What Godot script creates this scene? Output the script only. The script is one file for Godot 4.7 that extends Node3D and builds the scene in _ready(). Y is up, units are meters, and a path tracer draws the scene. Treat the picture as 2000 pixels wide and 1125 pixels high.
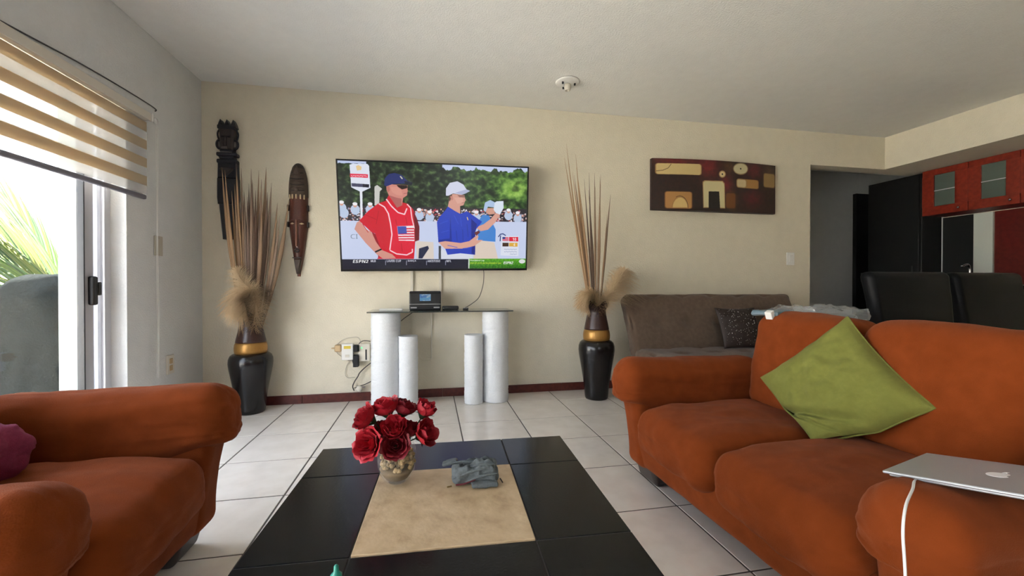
extends Node3D

var M := {}
var used := {}
var rng := RandomNumberGenerator.new()
var nz := FastNoiseLite.new()
const TV_GLOW := 0.44

# ---------------------------------------------------------------- naming
func numbered(called: String) -> String:
	if not used.has(called):
		used[called] = 0
		return called
	used[called] += 1
	return "%s_%03d" % [called, used[called]]

func tag(o: Node, label: String, category: String, group := "") -> void:
	o.set_meta("label", label)
	o.set_meta("category", category)
	if group != "":
		o.set_meta("group", group)

func thing(called: String, label: String, category: String, at := Vector3.ZERO, turn := 0.0, group := "") -> Node3D:
	var o := Node3D.new()
	o.name = numbered(called)
	add_child(o)
	o.position = at
	o.rotation.y = turn
	tag(o, label, category, group)
	return o

func part(parent: Node3D, called: String, mesh: Mesh, m: Material, at := Vector3.ZERO, rot := Vector3.ZERO, label := "") -> MeshInstance3D:
	var o := MeshInstance3D.new()
	o.name = called
	o.mesh = mesh
	o.material_override = m
	parent.add_child(o, true)
	o.position = at
	o.rotation = rot
	if label != "":
		o.set_meta("label", label)
	return o

func single(called: String, mesh: Mesh, m: Material, label: String, category: String, at := Vector3.ZERO, rot := Vector3.ZERO, group := "") -> MeshInstance3D:
	var o := part(self, numbered(called), mesh, m, at, rot)
	tag(o, label, category, group)
	return o

func struct(called: String, mesh: Mesh, m: Material, at := Vector3.ZERO, rot := Vector3.ZERO) -> MeshInstance3D:
	var o := part(self, numbered(called), mesh, m, at, rot)
	o.set_meta("kind", "structure")
	return o

# ---------------------------------------------------------------- mesh tools
func commit(v: PackedVector3Array, n: PackedVector3Array, uv: PackedVector2Array, idx: PackedInt32Array) -> ArrayMesh:
	var a := []
	a.resize(Mesh.ARRAY_MAX)
	a[Mesh.ARRAY_VERTEX] = v
	a[Mesh.ARRAY_NORMAL] = n
	if uv.size() == v.size():
		a[Mesh.ARRAY_TEX_UV] = uv
	a[Mesh.ARRAY_INDEX] = idx
	var m := ArrayMesh.new()
	m.add_surface_from_arrays(Mesh.PRIMITIVE_TRIANGLES, a)
	return m

func smooth(v: PackedVector3Array, uv: PackedVector2Array, idx: PackedInt32Array) -> ArrayMesh:
	var ids := PackedInt32Array()
	ids.resize(v.size())
	var seen := {}
	for i in v.size():
		var p := v[i] * 20000.0
		var key := Vector3i(roundi(p.x), roundi(p.y), roundi(p.z))
		var id: int = seen.get(key, -1)
		if id < 0:
			id = seen.size()
			seen[key] = id
		ids[i] = id
	var acc := PackedVector3Array()
	acc.resize(seen.size())
	for t in range(0, idx.size(), 3):
		var i0 := idx[t]
		var i1 := idx[t + 1]
		var i2 := idx[t + 2]
		var a := v[i0]
		var nn := (v[i2] - a).cross(v[i1] - a)
		acc[ids[i0]] += nn
		acc[ids[i1]] += nn
		acc[ids[i2]] += nn
	var n := PackedVector3Array()
	n.resize(v.size())
	for i in v.size():
		var q := acc[ids[i]]
		n[i] = q.normalized() if q.length_squared() > 1e-24 else Vector3.UP
	return commit(v, n, uv, idx)

func flat(v: PackedVector3Array, idx: PackedInt32Array) -> ArrayMesh:
	var vv := PackedVector3Array()
	var n := PackedVector3Array()
	var ii := PackedInt32Array()
	for t in range(0, idx.size(), 3):
		var a := v[idx[t]]
		var b := v[idx[t + 1]]
		var c := v[idx[t + 2]]
		var q := (c - a).cross(b - a).normalized()
		for p in [a, b, c]:
			ii.append(vv.size())
			vv.append(p)
			n.append(q)
	return commit(vv, n, PackedVector2Array(), ii)

func coords(h: float, r: float, k: int, m: int) -> PackedFloat32Array:
	var o := PackedFloat32Array()
	for i in k:
		o.append(-h + r * i / k)
	var w := 2.0 * (h - r)
	for i in m + 1:
		o.append(-(h - r) + w * i / m)
	for i in k:
		o.append(h - r + r * (i + 1) / k)
	return o

# rounded box of full size s, corner radius r, k steps round a corner, m steps along a flat, optional displacement
func rbox(s: Vector3, r := 0.004, k := 2, m := 1, disp = null) -> ArrayMesh:
	var h := s * 0.5
	r = minf(r, minf(h.x, minf(h.y, h.z)) * 0.999)
	var v := PackedVector3Array()
	var n := PackedVector3Array()
	var uv := PackedVector2Array()
	var idx := PackedInt32Array()
	var lim := h - Vector3(r, r, r)
	for a in 3:
		var ua := (a + 1) % 3
		var va := (a + 2) % 3
		var cu := coords(h[ua], r, k, m)
		var cv := coords(h[va], r, k, m)
		for sgn in [-1, 1]:
			var base := v.size()
			for i in cu.size():
				for j in cv.size():
					var p := Vector3.ZERO
					p[a] = sgn * h[a]
					p[ua] = cu[i]
					p[va] = cv[j]
					var inner := p.clamp(-lim, lim)
					var d := (p - inner).normalized()
					var q := inner + d * r
					if disp != null:
						q = disp.call(q, d)
					v.append(q)
					n.append(d)
					uv.append(Vector2((cu[i] / h[ua] + 1) * 0.5, (cv[j] / h[va] + 1) * 0.5))
			var nv := cv.size()
			for i in cu.size() - 1:
				for j in nv - 1:
					var p0 := base + i * nv + j
					var q4 := [p0, p0 + nv, p0 + nv + 1, p0 + 1]
					if sgn < 0:
						idx.append_array([q4[0], q4[1], q4[2], q4[0], q4[2], q4[3]])
					else:
						idx.append_array([q4[0], q4[2], q4[1], q4[0], q4[3], q4[2]])
	if disp != null:
		return smooth(v, uv, idx)
	return commit(v, n, uv, idx)

# surface from a function (u, v) -> Vector3 with u, v in 0..1; seen from outside u runs right and v up
func surf(nu: int, nv: int, f: Callable) -> ArrayMesh:
	var v := PackedVector3Array()
	var uv := PackedVector2Array()
	var idx := PackedInt32Array()
	surf_into(v, uv, idx, nu, nv, f)
	return smooth(v, uv, idx)

func surf_into(v: PackedVector3Array, uv: PackedVector2Array, idx: PackedInt32Array, nu: int, nv: int, f: Callable) -> void:
	var base := v.size()
	for i in nu + 1:
		for j in nv + 1:
			var a := float(i) / nu
			var b := float(j) / nv
			v.append(f.call(a, b))
			uv.append(Vector2(a, 1.0 - b))
	for i in nu:
		for j in nv:
			var p := base + i * (nv + 1) + j
			var q := p + nv + 1
			idx.append_array([p, p + 1, q + 1, p, q + 1, q])

func lathe(profile: Array, seg := 40, wob = null) -> ArrayMesh:
	var v := PackedVector3Array()
	var uv := PackedVector2Array()
	var idx := PackedInt32Array()
	var np := profile.size()
	for i in seg + 1:
		var a := TAU * (i % seg) / seg
		for j in np:
			var r: float = profile[j].x
			var y: float = profile[j].y
			if wob != null:
				var w: Vector2 = wob.call(a, r, y)
				r = w.x
				y = w.y
			v.append(Vector3(cos(a) * r, y, -sin(a) * r))
			uv.append(Vector2(float(i) / seg, 1.0 - float(j) / (np - 1)))
	for i in seg:
		for j in np - 1:
			var p := i * np + j
			var q := p + np
			idx.append_array([p, p + 1, q + 1, p, q + 1, q])
	return smooth(v, uv, idx)

func tube_into(v: PackedVector3Array, uv: PackedVector2Array, idx: PackedInt32Array, pts: Array, radii: Array, sides := 8, flatten := 1.0, flat_dir := Vector3.FORWARD) -> void:
	var np := pts.size()
	var base := v.size()
	var prev_x := Vector3.ZERO
	for i in np:
		var t: Vector3 = ((pts[mini(i + 1, np - 1)] as Vector3) - (pts[maxi(i - 1, 0)] as Vector3)).normalized()
		var x: Vector3
		if flatten != 1.0:
			x = flat_dir.cross(t)
			if x.length() < 0.05:
				x = Vector3.RIGHT
			x = x.normalized()
		elif i == 0:
			x = t.cross(Vector3.UP if absf(t.y) < 0.9 else Vector3.RIGHT).normalized()
		else:
			x = (prev_x - t * prev_x.dot(t)).normalized()
		prev_x = x
		var y := t.cross(x).normalized()
		var r: float = radii[i] if radii.size() > 1 else radii[0]
		for s in sides + 1:
			var a := TAU * (s % sides) / sides
			v.append((pts[i] as Vector3) + x * cos(a) * r + y * sin(a) * r * flatten)
			uv.append(Vector2(float(s) / sides, float(i) / maxi(np - 1, 1)))
	for i in np - 1:
		for s in sides:
			var p := base + i * (sides + 1) + s
			var q := p + sides + 1
			idx.append_array([p, p + 1, q + 1, p, q + 1, q])
	for e in [0, np - 1]:
		var c := v.size()
		v.append(pts[e])
		uv.append(Vector2.ZERO)
		for s in sides:
			var p: int = base + e * (sides + 1) + s
			if e == 0:
				idx.append_array([c, p + 1, p])
			else:
				idx.append_array([c, p, p + 1])

func tube(pts: Array, radii: Array, sides := 8, flatten := 1.0, flat_dir := Vector3.FORWARD) -> ArrayMesh:
	var v := PackedVector3Array()
	var uv := PackedVector2Array()
	var idx := PackedInt32Array()
	tube_into(v, uv, idx, pts, radii, sides, flatten, flat_dir)
	return smooth(v, uv, idx)

# smooth curve through points
func curve(pts: Array, per := 8) -> Array:
	var o := []
	var n := pts.size()
	for i in n - 1:
		var p0: Vector3 = pts[maxi(i - 1, 0)]
		var p1: Vector3 = pts[i]
		var p2: Vector3 = pts[i + 1]
		var p3: Vector3 = pts[mini(i + 2, n - 1)]
		for k in per:
			o.append(p1.cubic_interpolate(p2, p0, p3, float(k) / per))
	o.append(pts[n - 1])
	return o

# polygon in xy extruded along z (from 0 to depth), the front face at z = depth shrunk by bevel
func extrude(poly: PackedVector2Array, depth: float, bevel := 0.0) -> ArrayMesh:
	var area := 0.0
	for i in poly.size():
		var a := poly[i]
		var b := poly[(i + 1) % poly.size()]
		area += a.x * b.y - b.x * a.y
	if area < 0:
		poly.reverse()
	var n := poly.size()
	var c := Vector2.ZERO
	for p in poly:
		c += p / n
	var v := PackedVector3Array()
	var idx := PackedInt32Array()
	for p in poly:
		v.append(Vector3(p.x, p.y, 0))
	for p in poly:
		v.append(Vector3(p.x, p.y, depth - bevel))
	for i in n:
		var a := poly[(i + n - 1) % n]
		var b := poly[i]
		var d := poly[(i + 1) % n]
		var n1 := Vector2((b - a).y, -(b - a).x).normalized()
		var n2 := Vector2((d - b).y, -(d - b).x).normalized()
		var nn := (n1 + n2).normalized()
		var p := b - nn * bevel
		v.append(Vector3(p.x, p.y, depth))
	for l in 2:
		for i in n:
			var p0 := l * n + i
			var p1 := l * n + (i + 1) % n
			idx.append_array([p0, p1 + n, p1, p0, p0 + n, p1 + n])
	var tri := Geometry2D.triangulate_polygon(poly)
	for t in range(0, tri.size(), 3):
		var a := tri[t]
		var b := tri[t + 1]
		var d := tri[t + 2]
		if (poly[b] - poly[a]).cross(poly[d] - poly[a]) < 0:
			var s := b
			b = d
			d = s
		idx.append_array([2 * n + a, 2 * n + d, 2 * n + b])
		idx.append_array([a, b, d])
	return flat(v, idx)

func rrect(w: float, h: float, r: float, k := 5) -> PackedVector2Array:
	var o := PackedVector2Array()
	for q in 4:
		var cx: float = (w * 0.5 - r) * [1, -1, -1, 1][q]
		var cy: float = (h * 0.5 - r) * [1, 1, -1, -1][q]
		for i in k + 1:
			var a := PI * 0.5 * (q + float(i) / k)
			o.append(Vector2(cx + cos(a) * r, cy + sin(a) * r))
	return o

func ell(cx: float, cy: float, rx: float, ry: float, k := 20) -> PackedVector2Array:
	var o := PackedVector2Array()
	for i in k:
		o.append(Vector2(cx + cos(TAU * i / k) * rx, cy + sin(TAU * i / k) * ry))
	return o

func join(list: Array) -> ArrayMesh:   # list of [mesh, Transform3D]
	var st := SurfaceTool.new()
	st.begin(Mesh.PRIMITIVE_TRIANGLES)
	for l in list:
		st.append_from(l[0], 0, l[1])
	return st.commit()

func at(x: float, y: float, z: float) -> Transform3D:
	return Transform3D(Basis.IDENTITY, Vector3(x, y, z))

# ---------------------------------------------------------------- materials
func c8(r: int, g: int, b: int) -> Color:
	return Color(r / 255.0, g / 255.0, b / 255.0)

func mat(color: Color, rough := 0.6, metal := 0.0) -> StandardMaterial3D:
	var m := StandardMaterial3D.new()
	m.albedo_color = color
	m.roughness = rough
	m.metallic = metal
	return m

func noise_tex(freq: float, colors: Array, sd := 1, size := 512, octaves := 4, stretch := false) -> NoiseTexture2D:
	var n := FastNoiseLite.new()
	n.seed = sd
	n.noise_type = FastNoiseLite.TYPE_SIMPLEX_SMOOTH
	n.frequency = freq
	n.fractal_octaves = octaves
	var t := NoiseTexture2D.new()
	t.width = size
	t.height = size / 4 if stretch else size
	t.seamless = true
	t.noise = n
	var g := Gradient.new()
	var off := PackedFloat32Array()
	var cs := PackedColorArray()
	for i in colors.size():
		off.append(float(i) / maxi(colors.size() - 1, 1))
		cs.append(colors[i])
	g.offsets = off
	g.colors = cs
	t.color_ramp = g
	return t

func bump_tex(freq: float, strength: float, sd := 7, size := 512, octaves := 3) -> NoiseTexture2D:
	var n := FastNoiseLite.new()
	n.seed = sd
	n.frequency = freq
	n.fractal_octaves = octaves
	var t := NoiseTexture2D.new()
	t.width = size
	t.height = size
	t.seamless = true
	t.as_normal_map = true
	t.bump_strength = strength
	t.noise = n
	return t

func tri_mat(colors: Array, freq: float, scale: float, rough: float, sd := 1, bump_freq := 0.0, bump := 0.0, world := true) -> StandardMaterial3D:
	var m := StandardMaterial3D.new()
	m.albedo_texture = noise_tex(freq, colors, sd)
	m.roughness = rough
	m.uv1_triplanar = true
	m.uv1_world_triplanar = world
	m.uv1_scale = Vector3.ONE * scale
	if bump > 0:
		m.normal_enabled = true
		m.normal_texture = bump_tex(bump_freq, 6.0, sd + 50)
		m.normal_scale = bump
	return m

func make_materials() -> void:
	M.wall = tri_mat([c8(220, 212, 192), c8(225, 217, 197)], 0.02, 0.8, 0.85, 3, 0.2, 0.12)
	M.wall_grey = tri_mat([c8(220, 221, 219), c8(225, 226, 224)], 0.02, 0.8, 0.85, 4, 0.2, 0.12)
	M.ceiling = tri_mat([c8(234, 233, 227), c8(238, 237, 231)], 0.02, 0.8, 0.9, 5, 0.2, 0.12)
	M.tile = []
	for i in 3:
		var t := tri_mat([c8(216 + i * 2, 208 + i * 2, 198 + i * 2), c8(224, 216, 206), c8(229, 222, 213)], 0.012, 1.1, 0.16, 20 + i)
		M.tile.append(t)
	M.grout = mat(c8(84, 77, 70), 0.9)
	M.skirting = tri_mat([c8(70, 26, 22), c8(104, 44, 36)], 0.02, 2.0, 0.45, 9)
	M.orange = tri_mat([c8(222, 214, 200), c8(236, 231, 222), c8(252, 250, 246)], 0.014, 1.6, 0.95, 11, 0.4, 0.14, false)
	M.orange.rim_enabled = true
	M.orange.albedo_color = c8(128, 60, 25)
	M.orange.rim = 0.5
	M.orange.metallic_specular = 0.2
	M.orange.rim_tint = 0.65
	M.foot = mat(c8(62, 54, 50), 0.5)
	M.table_tile = []
	for i in 2:
		var t := tri_mat([c8(15 + 2 * i, 15 + 2 * i, 16 + 2 * i), c8(22 + 2 * i, 22 + 2 * i, 23 + 2 * i)], 0.02, 4.0, 0.2, 31 + i, 0.06, 0.02)
		t.metallic_specular = 0.3
		M.table_tile.append(t)
	M.table_frame = mat(c8(30, 26, 25), 0.4)
	M.table_grout = mat(c8(58, 56, 54), 0.8)
	M.stone = tri_mat([c8(170, 144, 111), c8(186, 160, 125), c8(194, 168, 133), c8(206, 183, 149)], 0.014, 2.2, 0.5, 41, 0.05, 0.08)
	M.plaster = tri_mat([c8(214, 217, 220), c8(226, 229, 232)], 0.05, 3.0, 0.6, 43, 0.1, 0.3)
	M.glass_dark = mat(Color(0.16, 0.22, 0.21, 0.55), 0.03)
	M.glass_dark.transparency = BaseMaterial3D.TRANSPARENCY_ALPHA
	M.pane = mat(Color(0.35, 0.38, 0.37, 0.02), 0.02)
	M.pane.transparency = BaseMaterial3D.TRANSPARENCY_ALPHA
	M.black_gloss = mat(c8(16, 16, 18), 0.25)
	M.black = mat(c8(20, 20, 22), 0.5)
	M.dark_grey = mat(c8(44, 44, 46), 0.5)
	M.white = mat(c8(232, 231, 226), 0.45)
	M.offwhite = mat(c8(216, 210, 196), 0.5)
	M.beige = mat(c8(200, 172, 130), 0.6)
	M.alu = mat(c8(206, 206, 210), 0.4)
	M.alu_grey = mat(c8(170, 168, 170), 0.4)
	M.vase_dark = mat(c8(20, 17, 17), 0.22)
	M.vase_brown = tri_mat([c8(44, 24, 20), c8(66, 38, 30)], 0.03, 4.0, 0.3, 47)
	M.gold = tri_mat([c8(150, 108, 52), c8(186, 142, 78)], 0.05, 6.0, 0.38, 48)
	M.gold.metallic = 0.6
	M.cable = mat(c8(60, 56, 50), 0.6)
	M.cable_light = mat(c8(190, 182, 164), 0.6)
	M.red_wood = tri_mat([c8(120, 36, 22), c8(150, 52, 32)], 0.02, 2.0, 0.4, 51)
	M.leather = tri_mat([c8(12, 12, 13), c8(17, 17, 18)], 0.08, 4.0, 0.42, 53, 0.15, 0.2)
	M.leather.metallic_specular = 0.25
	M.chrome = mat(c8(200, 200, 205), 0.2, 1.0)

# ---------------------------------------------------------------- 2D painting for prints and screens
func fill_poly(im: Image, pts: PackedVector2Array, col: Color) -> void:
	var y0 := 1e9
	var y1 := -1e9
	for p in pts:
		y0 = minf(y0, p.y)
		y1 = maxf(y1, p.y)
	var h := im.get_height()
	var w := im.get_width()
	for y in range(maxi(0, floori(y0)), mini(h, ceili(y1) + 1)):
		var xs := []
		var yy := y + 0.5
		for i in pts.size():
			var a := pts[i]
			var b := pts[(i + 1) % pts.size()]
			if (a.y <= yy) != (b.y <= yy):
				xs.append(a.x + (yy - a.y) / (b.y - a.y) * (b.x - a.x))
		xs.sort()
		for k in range(0, xs.size() - 1, 2):
			var xa := maxi(0, roundi(xs[k]))
			var xb := mini(w, roundi(xs[k + 1]))
			if xb > xa:
				im.fill_rect(Rect2i(xa, y, xb - xa, 1), col)

func stroke(im: Image, pts: Array, width: float, col: Color) -> void:
	for i in pts.size() - 1:
		var a: Vector2 = pts[i]
		var b: Vector2 = pts[i + 1]
		var d := (b - a).normalized()
		var n := Vector2(-d.y, d.x) * width * 0.5
		fill_poly(im, PackedVector2Array([a + n, b + n, b - n, a - n]), col)
		fill_poly(im, ell(b.x, b.y, width * 0.5, width * 0.5, 8), col)

func write_text(im: Image, text: String, box: Rect2, col: Color, bold := true, slant := 0.0) -> void:
	var f := SystemFont.new()
	f.font_names = PackedStringArray(["Droid Sans"])
	f.font_weight = 700 if bold else 400
	var tm := TextMesh.new()
	tm.font = f
	tm.text = text
	tm.font_size = 32
	tm.pixel_size = 0.01
	tm.depth = 0.0
	var arr := tm.get_mesh_arrays()
	if arr.is_empty():
		return
	var v: PackedVector3Array = arr[Mesh.ARRAY_VERTEX]
	var idx = arr[Mesh.ARRAY_INDEX]
	var lo := Vector2(1e9, 1e9)
	var hi := -lo
	for p in v:
		lo = lo.min(Vector2(p.x, p.y))
		hi = hi.max(Vector2(p.x, p.y))
	var n: int = idx.size() if idx != null and idx.size() > 0 else v.size()
	for t in range(0, n, 3):
		var tri := PackedVector2Array()
		for k in 3:
			var p: Vector3 = v[idx[t + k]] if idx != null and idx.size() > 0 else v[t + k]
			var q := (Vector2(p.x, p.y) - lo) / (hi - lo)
			tri.append(Vector2(box.position.x + q.x * box.size.x + slant * q.y * box.size.y, box.position.y + (1.0 - q.y) * box.size.y))
		fill_poly(im, tri, col)

func screen_image() -> ImageTexture:
	var w := 1280
	var h := 720
	var im := Image.create(w, h, false, Image.FORMAT_RGB8)
	var r := RandomNumberGenerator.new()
	r.seed = 5
	var n1 := FastNoiseLite.new()
	n1.seed = 12
	n1.frequency = 0.018
	n1.fractal_octaves = 5
	var n2 := FastNoiseLite.new()
	n2.seed = 31
	n2.frequency = 0.006
	# map a point read off the enlarged photograph to the picture on the screen
	var S := func(x: float, y: float) -> Vector2:
		var xl := 82.0 + (y - 68.0) * 0.053
		var xr := 1828.0 - (y - 125.0) * 0.0236
		var u := (x - xl) / (xr - xl)
		var v := (y - (68.0 + 57.0 * u)) / (1000.0 - 67.0 * u)
		return Vector2(u * w, v * h)
	var P := func(flat_list: Array) -> PackedVector2Array:
		var o := PackedVector2Array()
		for i in range(0, flat_list.size(), 2):
			o.append(S.call(float(flat_list[i]), float(flat_list[i + 1])))
		return o
	# trees
	for y in range(0, h * 6 / 10):
		for x in w:
			var uu := float(x) / w
			var t := n1.get_noise_2d(x, y * 1.2) * 0.5 + 0.5
			var big := n2.get_noise_2d(x, y * 1.4) * 0.5 + 0.5
			var k := clampf(t * 1.7 - 0.35, 0, 1)
			var c := c8(14, 26, 24).lerp(c8(92, 120, 70), k * k)
			var right := clampf((uu - 0.52) * 3.0, 0, 1)
			c = c.lerp(c8(30, 64, 34).lerp(c8(126, 170, 76), k), right * clampf(1.5 - big * 1.5, 0, 0.9))
			var glow := clampf(1.0 - Vector2((uu - 0.93) / 0.10, (float(y) / h - 0.21) / 0.12).length(), 0, 1)
			c = c.lerp(c8(110, 160, 60).lerp(c8(176, 214, 110), k), clampf(glow * 1.6, 0, 0.95))
			c = c.lerp(c8(12, 20, 22), clampf((big - 0.52) * 2.4, 0, 0.75))
			var sky_edge := 0.02 + 0.05 * n2.get_noise_2d(x * 2.0, 300)
			if uu > 0.53 and float(y) / h < sky_edge + 0.02 * t:
				c = c8(196, 208, 240)
			if uu < 0.14 and float(y) / h < 0.012 + 0.02 * t:
				c = c8(196, 208, 240)
			im.set_pixel(x, y, c)
	# pale trunk
	fill_poly(im, P.call([402, 300, 425, 285, 470, 320, 448, 345, 444, 470, 404, 470]), c8(206, 204, 200))
	# crowd
	fill_poly(im, P.call([90, 470, 1830, 500, 1820, 640, 90, 640]), c8(48, 44, 52))
	for i in 900:
		var p: Vector2 = S.call(r.randf_range(95, 1825), r.randf_range(470, 625))
		if p.y < h * 0.42:
			continue
		var cs := [c8(236, 232, 236), c8(206, 150, 140), c8(226, 214, 220), c8(200, 60, 80), c8(150, 150, 180), c8(70, 60, 66), c8(222, 170, 150)]
		fill_poly(im, ell(p.x, p.y, r.randf_range(3, 9), r.randf_range(3, 8), 9), cs[r.randi() % cs.size()])
	for q in [[140, 500], [235, 470], [365, 470], [800, 520], [895, 540], [1640, 520], [1730, 545], [1330, 540], [120, 455]]:
		var p: Vector2 = S.call(float(q[0]), float(q[1]))
		fill_poly(im, ell(p.x, p.y + 30, 30, 34, 16), c8(190, 206, 232))
		fill_poly(im, ell(p.x, p.y, 13, 15, 12), c8(214, 160, 140))
		fill_poly(im, ell(p.x, p.y - 9, 16, 11, 12), c8(242, 242, 248))
	# hoarding
	fill_poly(im, P.call([100, 612, 1820, 618, 1815, 985, 110, 975]), c8(204, 214, 242))
	write_text(im, "CI", Rect2(S.call(200, 738), S.call(262, 780) - S.call(200, 738)), c8(120, 134, 150), false)
	stroke(im, [S.call(1540, 760), S.call(1560, 735), S.call(1585, 730), S.call(1610, 745)], 7, c8(40, 60, 120))
	stroke(im, [S.call(1558, 800), S.call(1562, 750)], 7, c8(40, 60, 120))
	# scorer's paddle
	fill_poly(im, P.call([185, 105, 215, 96, 340, 98, 354, 115, 366, 312, 300, 345, 275, 345, 202, 308]), c8(226, 232, 246))
	fill_poly(im, P.call([190, 184, 345, 190, 345, 222, 190, 216]), c8(232, 60, 90))
	fill_poly(im, P.call([204, 270, 355, 280, 356, 309, 206, 300]), c8(70, 72, 100))
	fill_poly(im, P.call([300, 276, 355, 280, 356, 309, 302, 306]), c8(30, 32, 50))
	fill_poly(im, P.call([240, 118, 262, 108, 290, 124, 285, 152, 250, 158]), c8(236, 206, 150))
	for k in 9:
		var pa: Vector2 = S.call(202.0 + k * 15.0, 200.0)
		stroke(im, [pa, pa + Vector2(6, 4 if k % 2 else 7)], 4, c8(250, 226, 230))
	fill_poly(im, P.call([275, 340, 297, 340, 302, 600, 284, 600]), c8(232, 236, 246))
	# golfer in the middle distance
	fill_poly(im, P.call([1330, 800, 1400, 795, 1500, 812, 1540, 975, 1300, 975, 1310, 860]), c8(224, 208, 194))
	fill_poly(im, P.call([1345, 620, 1390, 550, 1450, 560, 1490, 640, 1515, 690, 1512, 805, 1440, 800, 1345, 792]), c8(72, 136, 214))
	fill_poly(im, P.call([1428, 490, 1512, 490, 1505, 545, 1450, 552, 1420, 530]), c8(214, 160, 140))
	fill_poly(im, P.call([1398, 505, 1412, 440, 1462, 416, 1508, 438, 1528, 488, 1440, 478, 1416, 530]), c8(176, 200, 232))
	# golfer in blue
	fill_poly(im, P.call([1000, 865, 1050, 905, 1300, 915, 1290, 975, 1000, 970]), c8(220, 224, 236))
	fill_poly(im, P.call([770, 800, 930, 810, 935, 970, 780, 968]), c8(222, 210, 200))
	fill_poly(im, P.call([800, 870, 880, 845, 890, 870, 830, 965, 795, 965]), c8(36, 40, 70))
	fill_poly(im, P.call([978, 845, 1000, 845, 1000, 970, 978, 970]), c8(70, 74, 80))
	fill_poly(im, P.call([1320, 672, 1400, 640, 1470, 588, 1520, 530, 1562, 546, 1512, 622, 1440, 692, 1372, 706]), c8(222, 166, 150))
	fill_poly(im, P.call([1505, 440, 1525, 428, 1590, 425, 1592, 490, 1555, 550, 1515, 535, 1495, 505]), c8(222, 232, 246))
	fill_poly(im, P.call([962, 620, 985, 575, 1045, 505, 1062, 478, 1110, 495, 1180, 545, 1240, 520, 1300, 560, 1385, 618, 1330, 685, 1318, 720, 1318, 930, 1180, 915, 1060, 930, 1035, 862, 975, 808]), c8(38, 66, 190))
	fill_poly(im, P.call([975, 790, 1080, 775, 1085, 560, 1100, 800, 1035, 862, 975, 808]), c8(26, 44, 150))
	fill_poly(im, P.call([1280, 590, 1335, 640, 1322, 700, 1318, 930, 1285, 920]), c8(24, 40, 140))
	for q in [[1140, 700, 1150, 800], [1200, 690, 1205, 800], [1240, 640, 1252, 760]]:
		stroke(im, [S.call(float(q[0]), float(q[1])), S.call(float(q[2]), float(q[3]))], 4, c8(26, 48, 156))
	stroke(im, [S.call(1242, 575), S.call(1250, 600)], 7, c8(226, 190, 120))
	fill_poly(im, P.call([1062, 478, 1082, 380, 1108, 362, 1218, 372, 1226, 420, 1208, 466, 1176, 474, 1178, 545, 1130, 520]), c8(216, 158, 142))
	fill_poly(im, P.call([1066, 400, 1082, 372, 1102, 362, 1098, 392, 1080, 432]), c8(90, 62, 52))
	fill_poly(im, P.call([1150, 372, 1218, 372, 1222, 395, 1170, 392]), c8(150, 104, 96))
	fill_poly(im, P.call([1044, 378, 1044, 312, 1080, 262, 1150, 247, 1206, 276, 1236, 320, 1272, 334, 1228, 358, 1190, 370, 1110, 358, 1064, 380]), c8(212, 216, 238))
	fill_poly(im, P.call([1130, 352, 1236, 320, 1272, 334, 1228, 358, 1190, 370]), c8(176, 182, 214))
	fill_poly(im, P.call([975, 812, 1040, 800, 1180, 818, 1262, 800, 1338, 742, 1352, 758, 1330, 790, 1392, 788, 1310, 846, 1200, 872, 1035, 872]), c8(222, 166, 148))
	fill_poly(im, P.call([1310, 720, 1352, 700, 1366, 716, 1330, 750]), c8(110, 50, 52))
	# caddie in red
	fill_poly(im, P.call([272, 612, 350, 522, 440, 450, 500, 430, 530, 372, 640, 440, 700, 455, 745, 505, 775, 580, 802, 665, 800, 790, 765, 805, 755, 970, 430, 970, 470, 900, 410, 730, 375, 715]), c8(214, 24, 48))
	fill_poly(im, P.call([745, 520, 778, 585, 803, 668, 800, 792, 764, 804, 758, 640]), c8(112, 18, 34))
	fill_poly(im, P.call([380, 715, 412, 735, 470, 900, 440, 960, 430, 880, 408, 790]), c8(150, 20, 36))
	fill_poly(im, P.call([500, 440, 540, 470, 600, 540, 670, 556, 700, 470, 730, 560, 752, 690, 752, 905, 690, 935, 590, 915, 540, 880, 556, 740, 540, 600]), c8(228, 26, 58))
	fill_poly(im, P.call([252, 628, 275, 612, 330, 690, 378, 716, 420, 810, 470, 885, 560, 925, 595, 962, 480, 968, 425, 925, 330, 820, 232, 690]), c8(214, 150, 136))
	stroke(im, [S.call(412, 905), S.call(462, 880)], 11, c8(30, 30, 34))
	fill_poly(im, P.call([505, 295, 540, 278, 692, 285, 694, 330, 690, 378, 655, 402, 645, 470, 600, 490, 528, 378, 508, 330]), c8(212, 140, 128))
	fill_poly(im, P.call([530, 378, 600, 400, 640, 408, 644, 470, 600, 492]), c8(176, 102, 98))
	fill_poly(im, P.call([486, 286, 492, 224, 528, 186, 580, 176, 645, 196, 694, 248, 742, 262, 730, 288, 680, 270, 560, 276, 505, 298]), c8(34, 46, 110))
	fill_poly(im, P.call([664, 246, 742, 262, 730, 288, 672, 272]), c8(18, 22, 50))
	stroke(im, [S.call(628, 205), S.call(645, 225)], 8, c8(220, 214, 190))
	fill_poly(im, P.call([596, 284, 690, 286, 692, 312, 645, 324, 610, 302]), c8(40, 26, 28))
	fill_poly(im, P.call([508, 300, 530, 292, 538, 330, 524, 352, 512, 335]), c8(190, 116, 106))
	fill_poly(im, P.call([540, 300, 600, 300, 640, 330, 650, 380, 600, 376, 556, 350]), c8(222, 152, 138))
	fill_poly(im, P.call([688, 318, 700, 340, 690, 346]), c8(206, 132, 120))
	stroke(im, [S.call(660, 362), S.call(688, 358)], 3, c8(140, 74, 76))
	fill_poly(im, P.call([1082, 385, 1104, 378, 1112, 412, 1096, 424]), c8(196, 132, 120))
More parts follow.
